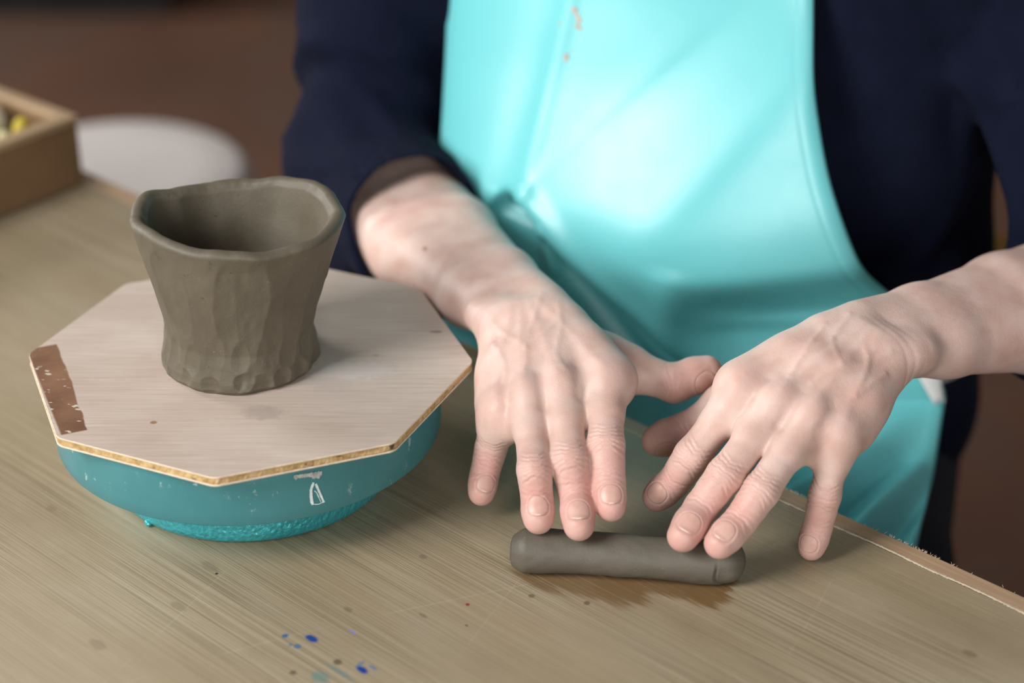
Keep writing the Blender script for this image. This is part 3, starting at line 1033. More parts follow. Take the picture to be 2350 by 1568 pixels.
    if side == 'right':
        vn = [[(-.02, .012), (-.012, .03), (-.004, .045), (-.008, .06)], [(.012, .0), (.004, .022), (-.004, .045)], [(.015, .03), (.004, .04), (-.004, .045)],
              [(.02, .012), (.018, .035), (.012, .052), (.014, .066)], [(-.022, .03), (-.018, .048), (-.020, .06)]]
    else:
        vn = [[(-.018, .010), (-.014, .026), (-.006, .040), (.0, .058)], [(-.006, .018), (-.014, .026), (-.020, .044), (-.016, .060)], [(.014, .004), (.010, .026), (.002, .034), (-.006, .040)],
              [(.02, .02), (.016, .042), (.012, .062)], [(-.024, .022), (-.022, .046)], [(.010, .026), (.014, .044)]]
    for pl in vn:
        ctl = [pl[0]] + list(pl) + [pl[-1]]
        fine = []
        for i_ in range(len(pl) - 1):
            q0, q1, q2_, q3 = [np.array(c_) for c_ in ctl[i_:i_ + 4]]
            for t_ in np.linspace(0, 1, 6, endpoint=False):
                fine.append(.5 * (2 * q1 + (q2_ - q0) * t_ + (2 * q0 - 5 * q1 + 4 * q2_ - q3) * t_ ** 2 + (3 * q1 - q0 - 3 * q2_ + q3) * t_ ** 3))
        fine.append(np.array(pl[-1]))
        fine = [hp(f_[0] +   .0003 * math.sin(n_ * 1.1 + f_[1] * 300), f_[1]) for n_, f_ in enumerate(fine)]
        line_bump(fine, .00052 if side == 'right' else .00065, .0020)
    # wrist creases (ulnar side)
    def crease(Pc, amp, width, a):
        global disp
        q = V - Pc
        x, y, z = q @ a, q @ alat, q @ anrm
        m = np.exp(-((q * q).sum(1) / .022 ** 2) ** 2)
        disp += -amp * m * np.exp(-((x + .15 * y + .0004 * np.sin(y * 230)) / width) ** 2)
    for o in (.002, .0075, .014):
        crease(W + ax * (o - .004) - alat * .016 - anrm * .008, .00042, .0012, ax)
    for o in (-.002, .003, .008):
        crease(W + ax * o - alat * .012 + anrm * .008, .00010, .0012, ax)
    # smooth low-frequency lumpiness
    V = V + N0 * disp[:, None]
    ARM_INFO[side] = (W, EL, ax, alat, anrm, lat, fwd, nrm, J)
    dm = np.sqrt(((V - (MC['middle'] + MC['ring']) / 2) ** 2).sum(1))
    for k in FN: red += .35 * np.exp(-(((V - MC[k] - nrm * .01) ** 2).sum(1)) / .010 ** 2)
    # drop the part that disappears up the sleeve is kept: closed shell
    arm_parts.append((V, Q, np.clip(red, 0, 1.2), sh))

m_skin = Mat('skin', .48)
rd_ = m_skin.attr('flush')[2]
sk = m_skin.noise(55, detail=5)
sk2 = m_skin.noise(18, m_skin.mapping(loc=(2, 5, 1)), detail=3)
col = m_skin.ramp(sk, (.32, (.56, .36, .30)), (.5, (.615, .425, .365)), (.68, (.655, .485, .425)))
col = m_skin.mix(m_skin.math('MULTIPLY', m_skin.mr(sk2, .5, .68), .35), col, (.57, .44, .385))
col = m_skin.mix(m_skin.math('MULTIPLY', m_skin.mr(sk2, .46, .32), .30), col, (.62, .36, .32))
col = m_skin.mix(m_skin.math('MULTIPLY', rd_, .5, clamp=True), col, (.62, .29, .255))
col = m_skin.mix(m_skin.math('MULTIPLY', m_skin.attr('mole')[2], .7), col, (.22, .10, .06))
m_skin.set('Base Color', col)
m_skin.set('Subsurface Weight', .35)
m_skin.set('Subsurface Radius', (1.0, .36, .22))
m_skin.set('Subsurface Scale', .0045)
m_skin.set('Specular IOR Level', .42)
m_skin.set('Roughness', m_skin.math('MULTIPLY_ADD', sk, .2, .38))
sv = m_skin.voronoi(1100, feature='F1')
m_skin.set('Normal', m_skin.bump(m_skin.math('ADD', m_skin.math('MULTIPLY', sv, .8), m_skin.noise(420, detail=3)), .16, .0006))

# ---- torso, shoulders, neck and head under the clothes, same body mesh
SHR, SHL = bp(-.222, -.005, .33), bp(.205, -.005, .345)
ELR, ELL = ARM_INFO['right'][1], ARM_INFO['left'][1]
tor = Shape(); tor.g('t', .05)
for s_ in (-1, 1):
    tor.chain('t', [bp(.085 * s_, -.01, -.10), bp(.065 * s_, .0, .06), bp(.075 * s_, .0, .22), bp(.10 * s_, -.01, .32)], [.088, .075, .075, .055])
tor.chain('t', [bp(0, -.02, .30), bp(0, -.01, .44), bp(0, .025, .52)], [.075, .052, .05])
tor.chain('t', [bp(-.05, -.01, .35), SHR, SHR * .45 + ELR * .55 + RT * -.006, ELR], [.04, .034, .024, .024])
tor.chain('t', [bp(.05, -.01, .35), SHL, SHL * .5 + ELL * .5, ELL], [.04, .034, .024, .024])
tor.combine = lambda s, P, c, hd: s.group_eval('t', P, c, hd)
tv, tq = surface_nets(tor, bp(-.36, .3, -.25).clip(max=9) * 0 + np.array([-.25, .95, ZT - .24]), np.array([.58, 1.60, ZT + .72]), .007, B=18, extra=.12)
# head (above the picture): skull, jaw, nose, lips, ears
hs_ = Shape(); hs_.g('k', .02); hs_.g('n', .010)
hs_.chain('k', [bp(0, -.005, .665), bp(0, .035, .650), bp(0, .050, .610)], [.078, .070, .060])
hs_.add('k', bp(0, .050, .600), bp(0, .072, .560), .056, .026)
hs_.add('k', bp(0, -.02, .50), bp(0, .0, .61), .048, .052)
for s_ in (-1, 1):
    hs_.add('k', bp(.030 * s_, .082, .612), bp(.042 * s_, .070, .606), .020, .020)
    hs_.chain('n', [bp(.076 * s_, .0, .655), bp(.082 * s_, -.010, .650), bp(.078 * s_, -.006, .625), bp(.074 * s_, .004, .612)], [.007, .009, .008, .006])
    hs_.add('n', bp(.030 * s_, .096, .642), bp(.032 * s_, .095, .642), .0135, .0125)
    hs_.add('n', bp(.012 * s_, .104, .660), bp(.045 * s_, .086, .660), .007, .006)
hs_.chain('n', [bp(0, .105, .648), bp(0, .118, .615), bp(0, .112, .606)], [.008, .012, .011])
hs_.add('n', bp(-.016, .100, .582), bp(.016, .100, .582), .0065, .0065)
hs_.add('n', bp(-.012, .098, .572), bp(.012, .098, .572), .0075, .0075)
def head_comb(s, P, c, hd):
    a, b = s.group_eval('k', P, c, hd), s.group_eval('n', P, c, hd)
    if a is None: return b
    return a if b is None else smin(a, b, .012)
hs_.combine = head_comb
hv_, hq_ = surface_nets(hs_, bp(0, .02, .60) - .17, bp(0, .02, .60) + .19, .004, B=16, extra=.1)
parts = arm_parts + [(tv, tq, np.zeros(len(tv)), None), (smooth_mesh(hv_, hq_, 2), hq_, np.zeros(len(hv_)), None)]
off = 0; VV, QQ, RR = [], [], []
for V, Q, r, _ in parts:
    VV.append(V); QQ.append(Q + off); RR.append(r); off += len(V)
body = np_mesh('body', np.concatenate(VV), np.concatenate(QQ), m_skin.m, None)
mo_d = ray(975, 571); mo_v = np.concatenate(VV) - CAM
mo_t = mo_v @ mo_d / (mo_d @ mo_d)
mo_r = np.sqrt(((mo_v - mo_t[:, None] * mo_d) ** 2).sum(1))
mo_f = (mo_t < mo_t[np.argmin(mo_r)] + .02)
at2 = body.data.attributes.new('mole', 'FLOAT', 'POINT')
at2.data.foreach_set('value', (np.exp(-(mo_r / .0017) ** 4) * mo_f).astype(np.float32))
at_ = body.data.attributes.new('flush', 'FLOAT', 'POINT')
at_.data.foreach_set('value', np.concatenate(RR).astype(np.float32))
def to_parent(o, par):
    o.parent = par
    o.matrix_parent_inverse = Matrix.Translation(-Vector(person.location))
to_parent(body, person)

# ---- finger nails: curved plates set into the nail beds
m_nail = Mat('nail_plate', .4)
nn = m_nail.noise(260, detail=2)
m_nail.set('Base Color', m_nail.ramp(nn, (.3, (.58, .34, .28)), (.7, (.64, .40, .34))))
m_nail.set('Specular IOR Level', .5)
m_nail.set('Subsurface Weight', .2); m_nail.set('Subsurface Scale', .003)
m_tipn = simple('nail_free_edge', (.70, .52, .41), .45, .05, 300)
for side, k, p3, a, n, l, r in nail_specs:
    sh = arm_parts[0 if side == 'right' else 1][3]
    NB = p3 - a * r * .38
    wn, ln2 = r * .72, r * .68
    NU, NV = 26, 26
    G = np.linspace(-1, 1, NU)
    pts = []
    for i in range(NU):
        for j in range(NV):
            u, v = G[i], G[j]
            # squircle disc mapping
            s_ = max(abs(u), abs(v)); L_ = (abs(u) ** 2.6 + abs(v) ** 2.6) ** (1 / 2.6)
            f = s_ / L_ if L_ > 0 else 0
            uu, vv = u * f, v * f
            xx = uu * ln2 * (.95 if uu > 0 else 1)
            if uu > 0: xx *= 1 - .10 * vv * vv
            pts.append((xx, vv * wn, s_))
    pts = np.array(pts)
    # project on to the skin along the nail normal (bisection-free sphere tracing)
    O = NB + pts[:, :1] * a + pts[:, 1:2] * l + n * (r * 2.0)
    t = np.zeros(len(O))
    for _ in range(40):
        d = sh.evaluate(O - n * t[:, None]); t += np.clip(d, -.001, .004) * .8
    S_ = O - n * t[:, None]
    # flatten the lengthwise curvature: the plate is straight along the finger
    hgt = (S_ - NB) @ n
    lift = .00018 - .00055 * (pts[:, 2] > .97)
    free = np.clip((pts[:, 0] / ln2 - .55) / .4, 0, 1)
    S_ = S_ + n * (lift + .0004 * free)[:, None]
    F, MI = [], []
    for i in range(NU - 1):
        for j in range(NV - 1):
            F.append((i * NV + j, (i + 1) * NV + j, (i + 1) * NV + j + 1, i * NV + j + 1))
            MI.append(1 if pts[i * NV + j, 0] > ln2 * .86 else 0)
    o = mesh_obj('nail', S_, F, m_nail.m, None)
    o.data.materials.append(m_tipn.m)
    o.data.polygons.foreach_set('material_index', MI)
    bm = bmesh.new(); bm.from_mesh(o.data)
    bmesh.ops.recalc_face_normals(bm, faces=bm.faces[:])
    if sum((f.normal.dot(Vector(n)) for f in bm.faces)) < 0:
        bmesh.ops.reverse_faces(bm, faces=bm.faces[:])
    bm.to_mesh(o.data); bm.free()
    o.parent = body

# ---- hair, gathered at the nape
hr_ = Shape(); hr_.g('k', .03)
hr_.chain('k', [bp(0, .045, .705), bp(0, -.010, .690), bp(0, -.030, .640), bp(0, -.045, .585)], [.050, .083, .080, .055])
hr_.add('k', bp(0, -.085, .60), bp(0, -.092, .60), .036, .034)
for s_ in (-1, 1): hr_.add('k', bp(.058 * s_, .03, .690), bp(.070 * s_, -.02, .63), .026, .020)
hr_.combine = lambda s, P, c, hd: s.group_eval('k', P, c, hd)
V, Q = surface_nets(hr_, bp(0, -.02, .64) - .2, bp(0, -.02, .64) + .2, .005, B=16, extra=.1)
m_hair = Mat('brown_hair', .5)
m_hair.set('Base Color', m_hair.ramp(m_hair.noise(1, m_hair.mapping(scale=(500, 60, 60)), detail=3), (.3, (.03, .017, .010)), (.7, (.075, .045, .026))))
to_parent(np_mesh('hair', smooth_mesh(V, Q, 2), Q, m_hair.m, None), person)
# ---- shirt
m_shirt = Mat('navy_jersey', .85)
sn = m_shirt.noise(40, detail=3)
m_shirt.set('Base Color', m_shirt.ramp(sn, (.3, (.0046, .0062, .0165)), (.7, (.0066, .0085, .0215))))
m_shirt.set('Sheen Weight', .01); m_shirt.set('Sheen Roughness', .5)
m_shirt.set('Specular IOR Level', .06)
m_shirt.set('Normal', m_shirt.bump(m_shirt.noise(900, detail=2), .1, .0006))
shirt = Shape(); shirt.g('t', .045); shirt.g('R', .03); shirt.g('L', .03)
for s_ in (-1, 1):
    shirt.chain('t', [bp(.120 * s_, -.015, -.12), bp(.110 * s_, -.004, .0), bp(.108 * s_, -.006, .12), bp(.110 * s_, -.008, .24), bp(.125 * s_, -.01, .34)], [.095, .092, .088, .087, .068])
shirt.add('t', bp(-.01, .045, .03), bp(.0, .03, .14), .082, .075)
shirt.add('t', bp(0, -.02, .33), bp(0, -.01, .40), .08, .06)
WR, ELR, axR = ARM_INFO['right'][:3]; WL, ELL, axL = ARM_INFO['left'][:3]
SHR = bp(-.222, -.005, .33)
ceR = ELR - axR * .118 + UZ * -.005
ceL = ELL - axL * .070
bendR = ELR + axR * .010 + UZ * .012
bendL = ELL + axL * .005 + UZ * .010
shirt.chain('R', [bp(-.12, -.01, .35), SHR, SHR * .45 + bendR * .55 + RT * -.006, bendR, ceR], [.058, .056, .0510, .0490, .0510])
shirt.add('R', bendR - UZ * .010, at(866, 540, .040), .046, .040)
shirt.chain('L', [bp(.12, -.01, .35), SHL - LX * .022, SHL * .5 + bendL * .5 - LX * .026, bendL - LX * .010, ceL], [.06, .060, .060, .056, .053])
def shirt_comb(s, P, c, hd):
    t = s.group_eval('t', P, c, hd)
    out = t
    for g_, ce, ax_, be in (('R', ceR, axR, bendR), ('L', ceL, axL, bendL)):
        d = s.group_eval(g_, P, c, hd)
        if d is None: continue
        # cut flat across the hem and hollow it out
        plane = (P - (ce + ax_ * .006)) @ (-ax_) + (1.0 if g_ == 'R' else .75) * np.minimum(P[:, 2] - ce[2], .02)
        d = np.maximum(d, plane)
        inner = rcone(P, be, ce - ax_ * .06, .0420, .0455)
        if g_ == 'R': inner = np.minimum(inner, rcone(P, be - UZ * .010, at(866, 540, .040) - ax_ * .05, .040, .034))
        d = np.maximum(d, -inner)
        out = d if out is None else smin(out, d, .028)
    return out
shirt.combine = shirt_comb
V, Q = surface_nets(shirt, [-.30, 1.0, ZT - .26], [.58, 1.56, ZT + .50], .0028, B=20, extra=.10)
V = smooth_mesh(V, Q, 4, .5)
N0 = vnormals(V, Q)
disp = np.zeros(len(V))
def cloth_lines(a, b, lines, rad=.10):
    """folds across a tube axis a->b: (t, slope, amp, width, angle centre)"""
    global disp
    d = unit(b - a); L_ = np.linalg.norm(b - a)
    e1 = unit(np.cross(d, UZ)); e2 = np.cross(d, e1)
    q = V - a
    x = q @ d; y = q @ e1; z = q @ e2
    ph_ = np.arctan2(z, y); rr = np.hypot(y, z)
    near = np.clip((rad - rr) / .02, 0, 1) * np.clip((x + .04) / .03, 0, 1) * np.clip((L_ + .05 - x) / .03, 0, 1)
    for t, sl, amp, w, pc in lines:
        u = x - t * L_ - sl * np.sin(ph_ - pc) - .012 * np.sin(2 * ph_ + pc)
        win = .35 + .65 * np.clip(np.cos(ph_ - pc - .5), 0, 1)
        disp += near * amp * win * (np.exp(-(u / w) ** 2) - .6 * np.exp(-((u - w * 1.9) / w) ** 2))
cloth_lines(SHR, bendR, [(.30, .03, .004, .013, .4), (.45, .04, .0045, .012, 1.8), (.58, .035, .005, .011, .2), (.68, .03, .0055, .010, 2.2), (.77, .03, .0055, .009, -.6), (.85, .028, .006, .009, 1.2),
                         (.93, .022, .005, .009, 2.8), (1.0, .02, .004, .009, .5)])
cloth_lines(SHL, bendL, [(.35, .05, .006, .012, .4), (.5, .05, .006, .011, 2.1), (.65, .045, .006, .010, 3.4), (.78, .04, .0055, .010, 1.0), (.9, .03, .005, .009, 2.6)])
# drag folds at her left side (towards the armpit and hip)
def body_ridge(p, q, amp, w):
    global disp
    a, b = bp(*p), bp(*q)
    ba = b - a; t = np.clip(((V - a) @ ba) / (ba @ ba), 0, 1)
    dd = np.sqrt(((V - a - t[:, None] * ba) ** 2).sum(1))
    disp += amp * np.exp(-(dd / w) ** 2) * (np.sin(np.pi * np.clip(t, .02, .98)) ** .6)
for p, q, amp, w in (((.19, .06, .24), (.205, .05, .10), .006, .012), ((.17, .075, .20), (.20, .06, .09), -.005, .010), ((.21, .05, .085), (.14, .10, -.01), .005, .012),
                     ((.20, .06, .06), (.12, .11, -.03), -.004, .010), ((.205, .05, .05), (.17, .08, -.06), .004, .012), ((.215, .03, .2), (.215, .03, .1), .005, .010)):
    body_ridge(p, q, amp, w)
for ce_, ax_, tl_ in ((ceR, axR, 1.0), (ceL, axL, .75)):
    pl_ = (V - (ce_ + ax_ * .006)) @ (-ax_) + tl_ * np.minimum(V[:, 2] - ce_[2], .02)
    nr_ = ((V - ce_) ** 2).sum(1) < .13 ** 2
    disp *= np.where(nr_, np.clip((-pl_ - .012) / .03, 0, 1), 1)
V = V + N0 * disp[:, None]
sh_o = np_mesh('shirt', V, Q, m_shirt.m, None); to_parent(sh_o, person)
sh_o['label'] = 'dark navy shirt with sleeves pushed up to the elbows'

# ---- trousers
m_trou = simple('navy_trousers', (.008, .010, .020), .85, .2, 30, .1, 600)
tr = Shape(); tr.g('t', .03)
for s_ in (-1, 1):
    tr.chain('t', [bp(.12 * s_, -.03, -.17), bp(.134 * s_, .15, -.186), bp(.138 * s_, .42, -.182)], [.085, .088, .066])
    tr.chain('t', [bp(.145 * s_, .42, -.182), bp(.14 * s_, .40, -.40), bp(.13 * s_, .38, -.66)], [.066, .058, .046])
tr.combine = lambda s, P, c, hd: s.group_eval('t', P, c, hd)
V, Q = surface_nets(tr, [-.35, .80, .03], [.50, 1.52, ZT + .0], .006, B=18, extra=.1)
to_parent(np_mesh('trousers', V, Q, m_trou.m, None), person)
m_shoe = simple('dark_shoe', (.02, .018, .017), .5, .2, 20)
for s_ in (-1, 1):
    so = Shape(); so.g('t', .02)
    h0 = bp(.13 * s_, .355, 0); h1 = bp(.135 * s_, .50, 0)
    h0[2] = .047; h1[2] = .035
    so.add('t', h0, h1, .044, .033)
    so.combine = lambda s, P, c, hd: np.maximum(s.group_eval('t', P, None, hd), .003 - P[:, 2])
    V, Q = surface_nets(so, np.minimum(h0, h1) - .07, np.maximum(h0, h1) + .07, .005, B=16, extra=.1)
    to_parent(np_mesh('shoe', V, Q, m_shoe.m, None), person)

# ---- apron: bib over the belly, then over the lap
PF = np.array([(.46, .085), (.40, .090), (.30, .098), (.22, .112), (.16, .131), (.11, .152), (.075, .166), (.05, .170), (.03, .163), (.01, .158), (-.02, .156), (-.05, .154)])
EL_ = np.array([(.46, -.085), (.34, -.105), (.27, -.128), (.225, -.158), (.19, -.168), (.13, -.162), (.09, -.158), (.04, -.165), (.0, -.18), (-.05, -.20)])
ER_ = np.array([(.46, .06), (.34, .078), (.30, .082), (.225, .090), (.17, .099), (.12, .1145), (.075, .135), (.044, .154), (.0, .180), (-.04, .200), (-.05, .203)])
_zz = np.linspace(.60, -.20, 1601)
_kern = np.exp(-(np.arange(-120, 121) / 36.0) ** 2); _kern /= _kern.sum()
_smooth = {}
def pin(T, z):
    if id(T) not in _smooth:
        raw = np.interp(-_zz, -T[:, 0], T[:, 1])
        _smooth[id(T)] = np.convolve(np.pad(raw, 120, 'edge'), _kern, 'valid')
    return np.interp(-np.asarray(z), -_zz, _smooth[id(T)])
zs_up = np.linspace(.42, -.05, 300)
nb_ = 26
rows = [('u', z, None) for z in zs_up]
# bend from belly to lap, then forward and over the knees
f0 = float(pin(PF, np.array(-.05)))
lap = []
for k in range(1, 140):
    t = k / 139
    lap.append(t)
NU_ = 240
uu = np.linspace(0, 1, NU_)
def seg(U, Z, p, q):
    p, q = np.array(p), np.array(q)
    d = q - p; L_ = np.linalg.norm(d); d = d / L_
    x = (U - p[0]) * d[0] + (Z - p[1]) * d[1]
    y = -(U - p[0]) * d[1] + (Z - p[1]) * d[0]       # + is left of travel
    return x / L_, y
def win(t, a=.12, b=.12):
    return sst((t + a) / a) * sst((1 + b - t) / b)
def sst(x): x = np.clip(x, 0, 1); return x * x * (3 - 2 * x)
def folds(U, Z):
    D = np.zeros_like(U)
    K = (-.088, .081)                                   # knot where the folds gather at her right waist
    # plane change along the diagonal up to her left shoulder: below it the cloth tilts up to the light
    t, y = seg(U, Z, K, (.060, .232))
    soft = .002 + .007 * sst(t)
    yy_ = np.maximum(-y, 0)
    fac = np.sqrt(yy_ ** 2 + soft ** 2) - soft
    fac = .075 * np.tanh(fac / .075)
    D += .17 * fac * sst((t + .35) / .6) * sst((1.7 - t) / .9) * np.exp(-(yy_ / .15) ** 4)
    D += .0009 * win(t, .05, .5) * (1 - .55 * np.clip(t, 0, 1)) * np.exp(-(y / (.0045 + .016 * np.clip(t, 0, 1))) ** 2)
    # second, softer ridge
    t, y = seg(U, Z, (.010, .070), (.110, .190))
    D += .0022 * win(t, .35, .35) * np.exp(-(y / .021) ** 2)
    # soft vertical fold on the right-hand side of the bib
    t, y = seg(U, Z, K, (-.066, .24))
    D += .0015 * win(t, .05, .6) * np.exp(-((y + .002) / .0070) ** 2)
    D -= .0008 * win(t, .05, .6) * np.exp(-((y - .016) / .010) ** 2)
    # waist pleat: everything below-left of K..(.012,.0) drops back
    t, y = seg(U, Z, K, (.016, -.004))
    D -= .017 * win(t, .10, .5) * sst((-y) / .014) * np.exp(-np.clip(-y - .014, 0, 1) / .06)
    D += .0035 * win(t, .05, .5) * np.exp(-((y - .004) / .008) ** 2)
    t, y = seg(U, Z, (-.072, .060), (-.066, .030))
    D += .0055 * win(t, .3, .3) * np.exp(-(y / .005) ** 2)
    t, y = seg(U, Z, (-.10, .066), (-.078, .060))
    D -= .0040 * win(t, .5, .2) * np.exp(-(y / .005) ** 2)
    t, y = seg(U, Z, (-.050, .028), (.010, -.040))
    D -= .0050 * win(t, .3, .5) * np.exp(-(y / .007) ** 2)
    # overhang under the belly on her left half
    t, y = seg(U, Z, (.030, .040), (.20, .066))
    D -= .014 * sst((t + .12) / .3) * sst((-y + .010) / .055) * np.exp(-np.clip(-y - .03, 0, 1) / .06)
    D += .002 * sst((t + .10) / .2) * np.exp(-((y - .006) / .014) ** 2)
    t, y = seg(U, Z, (.035, .045), (.028, -.02))
    D += .004 * win(t, .2, .3) * np.exp(-((y + .012) / .014) ** 2)
    # faint horizontal slack further down
    t, y = seg(U, Z, (.06, .012), (.16, .016))
    D += .0025 * win(t, .3, .3) * np.exp(-(y / .008) ** 2)
    return D
rows_xyz = []
for z in zs_up:
    uL, uR = float(pin(EL_, np.array(z))), float(pin(ER_, np.array(z)))
    U = uL + (uR - uL) * uu
    Z = np.full(NU_, z)
    Ff = float(pin(PF, np.array(z))) - .045 * (U / .19) ** 2 + folds(U, Z)
    # edges roll back
    ed = np.minimum(U - uL, uR - U)
    Ff -= .009 * np.exp(-np.clip(U - uL, 0, 1) / .012)
    Ff -= .004 * np.exp(-np.clip(uR - U, 0, 1) / .004)
    Ff -= .00045 * np.exp(-((uR - U - .0105) / .0009) ** 2)             # hem stitching
    rows_xyz.append((U, Ff, Z))
Ub, Fb, Zb = rows_xyz[-1]
LAPS = 150
for k in range(1, LAPS + 1):
    t = k / LAPS
    s = t * .52                                            # metres along the cloth
    uL = -.20 - .01 * min(1, s / .2); uR = .201 + .012 * min(1, s / .2)
    U = uL + (uR - uL) * uu
    # lap height: two thighs with a sag between them
    zl = -.070 - .010 * np.exp(-(U / .05) ** 2) - .12 * np.clip(np.abs(U) - .15, 0, 1) ** 2 / .06
    zl = zl - .006 * np.exp(-np.clip(uR - U, 0, 1) / .006)
    fl = Fb + s
    Zl = Zb + (zl - Zb) * sst(s / .035)
    D = np.zeros(NU_)
    for p, q, amp, w in (((.196, .085), (.105, .270), .007, .011), ((.180, .075), (.07, .215), -.009, .013), ((.203, .10), (.155, .33), .0045, .009), ((.20, .10), (.13, .31), -.007, .010),
                         ((.150, .085), (.03, .20), .006, .012), ((.212, .12), (.205, .35), .004, .008), ((.205, .14), (.175, .36), -.006, .010), ((-.15, .1), (-.05, .3), .006, .015)):
        tt_, y = seg(U, fl, p, q)
        D += 1.6 * amp * win(tt_, .15, .3) * np.exp(-(y / w) ** 2)
    Zl = Zl + D * sst(s / .04)
    if s > .30:                                             # over the knees and down
        e = s - .30
        a = min(e / .10, math.pi / 2 * .98)
        fl = Fb + .30 + .10 * math.sin(min(a, 1.54))
        Zl = Zl - .10 * (1 - math.cos(min(a, 1.54))) - max(0, e - .154)
    rows_xyz.append((U, fl, Zl))
P = np.concatenate([BO + U[:, None] * LX + Ff[:, None] * FX + Z[:, None] * UZ for U, Ff, Z in rows_xyz])
nrw = len(rows_xyz)
ii, jj = np.meshgrid(np.arange(nrw - 1), np.arange(NU_ - 1), indexing='ij')
Q = np.stack([ii * NU_ + jj, (ii + 1) * NU_ + jj, (ii + 1) * NU_ + jj + 1, ii * NU_ + jj + 1], -1).reshape(-1, 4)
m_apr = Mat('turquoise_vinyl', .30)
an = m_apr.noise(7, detail=3)
m_apr.set('Base Color', m_apr.ramp(an, (.3, (.15, .57, .60)), (.7, (.17, .61, .64))))
m_apr.set('Specular IOR Level', .7)
m_apr.set('Roughness', m_apr.math('MULTIPLY_ADD', m_apr.noise(60, detail=3), .08, .31))
m_apr.set('Normal', m_apr.bump(m_apr.noise(700, detail=2), .05, .0005))
apron = np_mesh('apron', P, Q, m_apr.m, None)
sol = apron.modifiers.new('thickness', 'SOLIDIFY'); sol.thickness = .0011; sol.offset = 0
to_parent(apron, person)
apron['label'] = 'shiny turquoise vinyl apron'
def apron_pt(u_want, r, lift=.0012):
    U, Ff, Z = rows_xyz[r]
    j = int(np.argmin(np.abs(U - u_want)))
    return r * NU_ + j
# neck strap and waist ties
m_tie = simple('white_cotton_tape', (.74, .75, .73), .85, .06, 80)
def ribbon(name, pts, w, side_v, mat, parent, th_=.0012):
    V, F = [], []
    for p, sv_ in zip(pts, side_v):
        p, sv_ = np.asarray(p), np.asarray(sv_)
        V += [p - sv_ * w, p + sv_ * w]
    F = [(2 * i, 2 * i + 2, 2 * i + 3, 2 * i + 1) for i in range(len(pts) - 1)]
    o = mesh_obj(name, V, F, mat, None)
    so_ = o.modifiers.new('thickness', 'SOLIDIFY'); so_.thickness = th_; so_.offset = 0
    o.parent = parent
    return o
pts, sv = [], []
for i in range(22):                                    # waist tape running round her left hip
    t = i / 21
    a = t * 2.2
    pts.append(bp(.150 + .075 * math.sin(a), .112 * math.cos(a) - .005, -.040 + .012 * t))
    sv.append(unit(np.array([0, 0, 1.0]) + .5 * FX * (1 - t)))
ribbon('waist_tie', pts, .012, sv, m_tie.m, apron)
for s_, (u0, f0_) in ((-1, (-.10, .104)), (1, (.055, .104))):
    pts = [bp(u0 + (.045 * s_ - u0) * t, f0_ - .10 * t ** 1.6 + .01 * math.sin(3.14 * t), .415 + .075 * math.sin(1.5 * t)) for t in np.linspace(0, 1, 14)]
    ribbon('neck_strap', pts, .011, [LX] * 14, m_apr.m, apron)
# white tab of the tie where it meets the lap
def on_apron(px, py):
    d = ray(px, py)
    t_ = (P - CAM) @ d / (d @ d)
    dist = ((P - CAM - t_[:, None] * d) ** 2).sum(1)
    c_ = np.where(dist < dist.min() + 1e-6)[0]
    return P[c_[np.argmin(t_[c_])]]
qs = [on_apron(*p) for p in ((2102, 858), (2182, 858), (2168, 940), (2146, 944))]
V, F = [], []
for i in range(9):
    for j in range(9):
        a_, b_ = i / 8, j / 8
        p_ = (qs[0] * (1 - b_) + qs[1] * b_) * (1 - a_) + (qs[3] * (1 - b_) + qs[2] * b_) * a_
        V.append(p_ + UZ * (.004 + .003 * math.sin(3.1 * b_)) + FX * .002)
F = [(i * 9 + j, i * 9 + j + 1, i * 9 + j + 10, i * 9 + j + 9) for i in range(8) for j in range(8)]
o = mesh_obj('white_tab', V, F, m_tie.m, None)
so_ = o.modifiers.new('thickness', 'SOLIDIFY'); so_.thickness = .0012
o.parent = apron
# specks of dried clay on the bib
m_speck = simple('dried_clay_speck', (.62, .42, .33), .9, .15, 300)
for i, (px, py, r) in enumerate(((1318, 26, .0022), (1326, 36, .0018), (1329, 46, .0024), (1326, 58, .0018), (1331, 64, .0016), (1302, 130, .0022), (1300, 136, .0016), (1287, 52, .0012), (1314, 116, .0008))):
    d = ray(px, py)
    # nearest apron vertex to the ray
    t_ = (P - CAM) @ d / (d @ d)
    dist = ((P - CAM - t_[:, None] * d) ** 2).sum(1)
    c0 = P[int(np.argmin(dist))]
    bm = bmesh.new(); bmesh.ops.create_icosphere(bm, subdivisions=2, radius=1)
    rr_ = random.Random(i)
    for v in bm.verts:
        w = v.co * (1 + rr_.uniform(-.3, .3))
        v.co = Vector(c0 + LX * w.x * r * .8 + UZ * w.z * r * 1.1 + FX * (.0006 + w.y * .0006))
    o = bm_obj('clay_speck', bm, m_speck.m, None, True); o.parent = apron

# ------------------------------------------------------------------ chair she sits on
m_och = simple('ochre_varnish', (.17, .083, .006), .5, .1, 10)
ch = empty('low_back_chair', tuple(BO - UZ * ZT), -YAW)
prop(ch, 'ochre low-backed chair under the seated person', 'chair')
SEAT = ZT - .290
box('seat', (-.185, -.16, SEAT - .03), (.185, .20, SEAT), m_och.m, ch, .01, 3)
for x in (-.15, .15):
    for y in (-.13, .17):
        box('leg', (x - .018, y - .018, 0), (x + .018, y + .018, SEAT - .03), m_och.m, ch, .003)
    box('back_post', (x - .015, .175, SEAT), (x + .015, .205, ZT - .07), m_och.m, ch, .003)
box('backrest', (-.225, .165, ZT - .155), (.225, .19, ZT - .05), m_och.m, ch, .008, 3)

